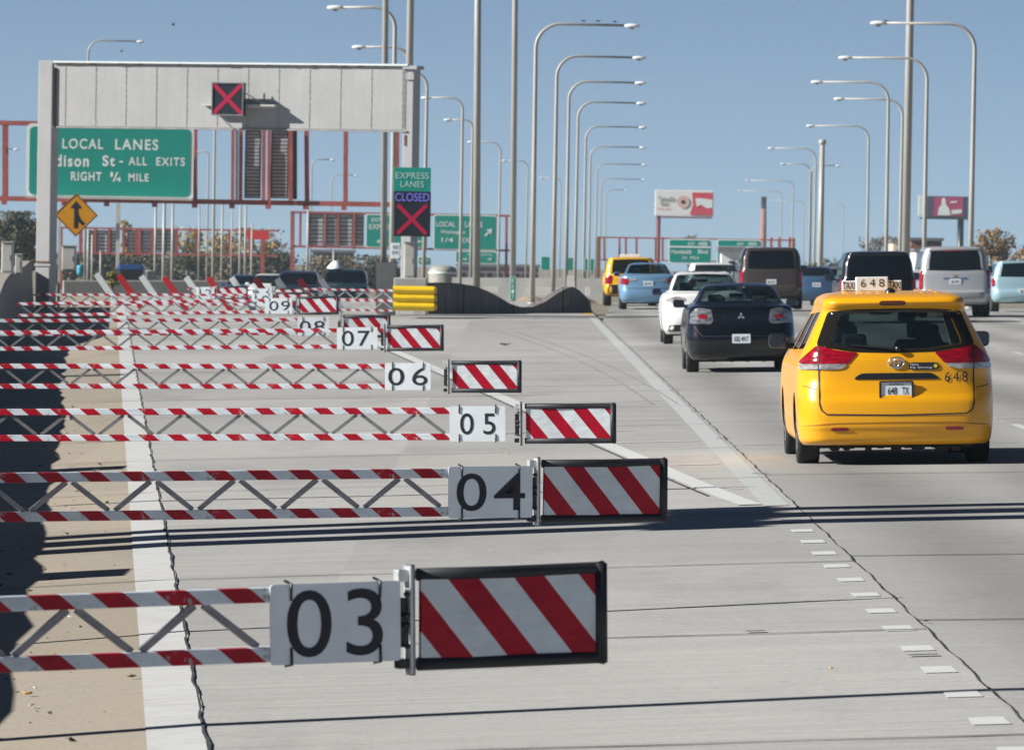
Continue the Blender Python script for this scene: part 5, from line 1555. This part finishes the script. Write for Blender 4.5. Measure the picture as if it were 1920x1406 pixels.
# black sedan
dk = 1.13
gl_l = [(-.50, 1.07), (-.72, 1.10), (-.84, 1.02), (-.865, .84), (-.52, .82), (-.47, .88)]
gr_l = [(-.56, .98), (-.70, 1.0), (-.73, .93), (-.58, .90)]
plt = (('K82 4917', .12, .88, .2, .72),)
S2 = sedan_spec(4.83, .925, 1.51, dk, [(gl_l, SMOKED, 'tail_light'), (gr_l, REDLENS, 'brake_lens')], .50, plt, extra=dict(seams=[([(-.80, .80), (-.66, .62), (.66, .62), (.80, .80)], 'rear', .012, INK, 'boot_seam')], patches=[([(-.95 * .9, .27), (.95 * .9, .27), (.8, .36), (-.8, .36)], BLKTRIM, 'bumper_trim', 'rear')]))
gal, pr = vehicle('sedan_car', 'black sedan with clear tail lights left of the numbered taxi', 'car', sedan_keys(4.83, .925, 1.51, dk), BLACKP, 1393, 117.5, S2)
mb = MB(); c0 = pr.at(0, .96, 'rear', 0)
for a in (90, 210, 330):
    d = Vector((math.cos(rad(a)), 0, math.sin(rad(a)))); n = Vector((-d.z, 0, d.x)); q = Vector((0, c0.y - .012, .955))
    mb.face([q, q + d * .035 + n * .02, q + d * .07, q + d * .035 - n * .02])
mb.build('badge', CHROME, gal)
# white fastback car half hidden by the black sedan
WHITEP = paint('white_paint', (.72, .73, .73))
wt = [(-.42, .99), (-.62, 1.03), (-.80, 1.0), (-.85, .93), (-.70, .90), (-.45, .93)]
S3 = sedan_spec(4.65, .91, 1.55, 1.09, [(wt, CLEARLENS, 'tail_light')], .55, plt)
S3['mirror_mat'] = BLKTRIM
S3['patches'] = [([(-.80, .28), (.80, .28), (.78, .42), (-.78, .42)], BLKTRIM, 'bumper_trim', 'rear')]
kk = sedan_keys(4.65, .93, 1.57, 1.09, 1.3, .9)
wc, pr = vehicle('fastback_car', 'white fastback car between the light blue sedan and the black sedan', 'car', kk, WHITEP, 1325, 149, S3)
MB().tube([(0, 1.95, 1.47), (0, 1.85, 1.60)], .006, seg=6).build('aerial', BLKTRIM, wc)
# light blue sedan
BLUEP = paint('light_blue_paint', (.19, .36, .55), .35)
bt = [(-.62, .96), (-.74, 1.02), (-.86, 1.0), (-.88, .82), (-.70, .78), (-.64, .84)]
bt2 = [(-.36, .98), (-.58, 1.0), (-.60, .90), (-.40, .92)]
S4 = sedan_spec(4.81, .91, 1.50, 1.10, [(bt, REDLENS, 'tail_light'), (bt2, CLEARLENS, 'reverse_light')], .76, plt, extra=dict(seams=[([(-.75, .75), (-.66, .68), (.66, .68), (.75, .75)], 'rear', .012, INK, 'boot_seam')]))
vehicle('sedan_car', 'light blue sedan beside the yellow cab with the black bumper', 'car', sedan_keys(4.81, .91, 1.50, 1.10), BLUEP, 1216, 223, S4)

def suv_keys(L=5.1, hw=1.0, H=1.92, belt=1.18, top=.78):
    z = lambda t: belt + (H - belt) * t
    return [(.36, hw * .90, .20, L - .2, .25, .3), (.44, hw * .96, .06, L - .06, .28, .35), (.56, hw * .99, 0, L, .28, .35), (.68, hw, .0, L, .28, .35), (.76, hw, .06, L - .02, .24, .3), (.95, hw, .09, L - .08, .22, .28), (belt - .06, hw * .985, .11, L - .25, .2, .26), (belt, hw * .965, .125, L - 1.1, .2, .26), (z(.1), hw * .94, .14, L - 1.5, .2, .26), (z(.55), hw * (top + .10), .22, L - 1.95, .18, .24), (z(.82), hw * (top + .03), .28, L - 2.2, .16, .22), (z(.93), hw * (top - .02), .27, L - 2.35, .15, .22), (z(.975), hw * (top - .10), .36, L - 2.6, .15, .25), (H, hw * (top - .28), .7, L - 2.9, .15, .3)]
def suv_spec(L, hw, H, belt, lamps, plate, top=.78, wheel=.37, extra=None, txt=plt, mirror_mat=BLKTRIM):
    z = lambda t: belt + (H - belt) * t
    s = dict(L=L, wheel=(wheel, .25, hw - .14), axles=(1.05, L - .95), bow=.07,
        rear_glass=[(-hw * (top - .02), z(.84)), (0, z(.87)), (hw * (top - .02), z(.84)), (hw * .82, z(.08)), (0, z(.05)), (-hw * .82, z(.08))], front_glass=[(-hw * .70, z(.84)), (hw * .70, z(.84)), (hw * .84, z(.12)), (-hw * .84, z(.12))],
        side_glass=[[(.40, z(.12)), (1.5, z(.12)), (1.5, z(.82)), (.55, z(.82))], [(1.6, z(.12)), (2.5, z(.12)), (2.45, z(.82)), (1.6, z(.82))], [(2.6, z(.1)), (3.45, z(.08)), (3.0, z(.78)), (2.55, z(.82))]],
        lamps=lamps, mirror=(3.3, belt + .04, .24, .20), mirror_mat=mirror_mat, plate=(-.155, .155, plate, plate + .155, txt))
    if extra: s.update(extra)
    return s
# yellow cab with black bumper ahead of the blue sedan
yt = [(-.62, 1.02), (-.86, 1.04), (-.88, .74), (-.66, .74)]
YP2 = paint('cab_yellow', (.76, .40, .008))
S5 = suv_spec(4.48, .92, 1.66, 1.06, [(yt, REDLENS, 'tail_light')], .80, top=.80, wheel=.35)
S5['patches'] = [([(-.915, .40), (.915, .40), (.90, .72), (-.90, .72)], BLKTRIM, 'bumper', 'rear')]
yc, pr = vehicle('taxi', 'yellow cab with a black bumper half hidden by the light blue sedan', 'taxi', suv_keys(4.48, .92, 1.66, 1.06, .80), YP2, 1183, 236, S5)
MB().box((0, 1.7, 1.70), (.7, .12, .11), bevel=.02).build('roof_sign', PLATEW, yc)
# brown van
BRP = paint('brown_paint', (.072, .056, .052), .3)
vt = [(-.86, 1.20), (-.97, 1.20), (-.98, .70), (-.88, .70)]
S6 = suv_spec(5.1, 1.0, 1.93, 1.22, [(vt, REDLENS, 'tail_light')], .78, top=.82)
vehicle('van', 'tall brown passenger van behind the black sedan', 'van', suv_keys(5.1, 1.0, 1.93, 1.22, .82), BRP, 1447, 216, S6, zoff=.06)
# black van-like wagon behind the taxi
S7 = suv_spec(5.1, 1.0, 1.88, 1.16, [([(-.86, 1.14), (-.98, 1.14), (-.985, .74), (-.88, .74)], REDLENS, 'tail_light')], .70, top=.80)
vehicle('wagon_car', 'black four wheel drive wagon behind the roof sign of the numbered taxi', 'car', suv_keys(5.1, 1.0, 1.88, 1.16, .80), BLACKP, 1649, 180, S7)
# silver wagon
SILP = paint('silver_paint', (.50, .51, .52), .40)
S8 = suv_spec(5.13, 1.0, 1.96, 1.26, [([(-.87, 1.30), (-.985, 1.28), (-.985, .78), (-.89, .78)], REDLENS, 'tail_light')], .92, top=.80, wheel=.39)
S8['patches'] = [([(-.34, 1.06), (.34, 1.06), (.34, 1.11), (-.34, 1.11)], CHROME, 'tailgate_strip', 'rear'), ([(-.06, 1.12), (.06, 1.12), (.06, 1.18), (-.06, 1.18)], mat('gold_badge', (.60, .42, .10), .3, .8), 'badge', 'rear'), ([(-.30, 1.83), (.30, 1.83), (.29, 1.86), (-.29, 1.86)], REDLENS, 'brake_light', 'rear'), ([(-.93, .52), (.93, .52), (.92, .70), (-.92, .70)], mat('bumper_grey', (.30, .32, .34), .4, .3), 'bumper', 'rear')]
sv, pr = vehicle('wagon_car', 'tall silver wagon with a high tailgate right of the black wagon', 'car', suv_keys(5.13, 1.0, 1.96, 1.26, .80), SILP, 1793, 191, S8)
# pale blue minivan cut by the right edge
PBP = paint('pale_blue_paint', (.36, .55, .62), .3)
S9 = suv_spec(5.0, .98, 1.62, 1.10, [([(-.86, 1.10), (-.965, 1.08), (-.965, .84), (-.88, .84)], REDLENS, 'tail_light')], .62, top=.78, wheel=.33)
vehicle('minivan', 'pale blue minivan cut by the right edge of the view', 'car', suv_keys(5.0, .98, 1.62, 1.10, .78), PBP, 1921, 212, S9, zoff=-.05)
# small cars between the vans
NAVY = paint('mid_blue_paint', (.06, .13, .24), .3)
S10 = sedan_spec(4.6, .88, 1.45, 1.05, [(bt, REDLENS, 'tail_light')], .7, plt, glazed=False, seats=False)
vehicle('sedan_car', 'small mid blue sedan low between the brown van and the taxi', 'car', sedan_keys(4.6, .88, 1.45, 1.05), NAVY, 1531, 255, S10)
GREYP = paint('grey_paint', (.20, .22, .25), .4)
vehicle('sedan_car', 'grey sedan just left of the black wagon', 'car', sedan_keys(4.6, .88, 1.52, 1.08), GREYP, 1570, 262, S10)
# white box van beyond the white fastback
S11 = suv_spec(4.9, .96, 1.64, 1.08, [(yt, REDLENS, 'tail_light')], .8, top=.82, wheel=.34)
vehicle('van', 'white van with a rounded roof beyond the white fastback car', 'van', suv_keys(4.9, .96, 1.64, 1.08, .82), WHITEP, 1336, 258, S11, zoff=-.10)
# the opposite carriageway: cars that face the camera
def oncoming(px, D, kk, S, pm, label, name='sedan_car', cat='car', zoff=0.):
    r, pr = vehicle(name, label, cat, kk, pm, px, D, S, rz=math.pi, zoff=zoff)
    hw = kk[3][1]
    for s in (1, -1): decal(pr, [(s * hw * .50, .66), (s * hw * .88, .70), (s * hw * .90, .82), (s * hw * .55, .76)], 'front', .01, CLEARLENS, 'headlight', r, skirt=.02)
    decal(pr, [(-.45, .55), (.45, .55), (.5, .72), (-.5, .72)], 'front', .008, BLKTRIM, 'grille', r, skirt=.02)
    return r
S12 = sedan_spec(4.7, .90, 1.50, 1.0, [(bt, REDLENS, 'tail_light')], .7, None, glazed=False, seats=False)
ks = sedan_keys(4.7, .90, 1.50, 1.0)
oncoming(507, 322, ks, S12, WHITEP, 'white oncoming car beyond the leaning slats', zoff=-.26)
oncoming(460, 326, ks, S12, NAVY, 'dark blue oncoming car left of the white oncoming car', zoff=-.28)
kv = suv_keys(4.8, .98, 1.75, 1.1, .80); S13 = suv_spec(4.8, .98, 1.75, 1.1, [(yt, REDLENS, 'tail_light')], .8, top=.80)
oncoming(562, 315, kv, S13, paint('dark_blue_paint', (.02, .035, .07), .2), 'dark blue oncoming wagon right of the white oncoming car', 'wagon_car', zoff=-.42)
rr = oncoming(650, 300, kv, S13, paint('dark_teal_paint', (.015, .04, .055), .2), 'dark oncoming cab with a white roof cone left of the concrete block', 'taxi', 'taxi', zoff=-.42)
MB().lathe([(.36, 0), (.34, .08), (.14, .30), (.05, .34), (0, .34)], 'Z', (.45, 2.2, 1.75)).build('roof_cone', PLATEW, rr)
# blue lorry
tp = thing('lorry', 'blue lorry cab with a pale trailer beyond the slats', 'lorry', un(262, 560, 380), rz=math.pi)
tb = paint('lorry_blue', (.015, .045, .16))
MB().box((.55, -1.2, .55), (1.5, 2.2, 2.6), bevel=.18).build('cab', tb, tp)
MB().box((.55, -.085, 1.25), (1.2, .06, .65), bevel=.05).build('windscreen', GLASS_D, tp)
MB().box((.50, -6.6, .55), (1.6, 8, 1.9), bevel=.04).build('trailer', PALEC, tp)
MB().box((.55, -.04, .1), (1.2, .1, .5), bevel=.03).build('grille', CHROME, tp)
for s in (1, -1): MB().box((.55 + s * .62, -.06, -.2), (.24, .1, .16), bevel=.03).build('headlight', CLEARLENS, tp)

# ------------------------------------------------------------------ air
hm = bpy.data.materials.new('haze'); hm.use_nodes = True; t = hm.node_tree
t.nodes.remove(t.nodes['Principled BSDF'])
pv = t.nodes.new('ShaderNodeVolumePrincipled'); pv.inputs['Color'].default_value = (.68, .88, .97, 1); pv.inputs['Density'].default_value = .00014; pv.inputs['Anisotropy'].default_value = .2
t.links.new(pv.outputs[0], t.nodes['Material Output'].inputs['Volume'])
mb = MB(); mb.box((0, 850, 12), (900, 1900, 60)); hz = mb.build('haze', hm); hz['kind'] = 'stuff'
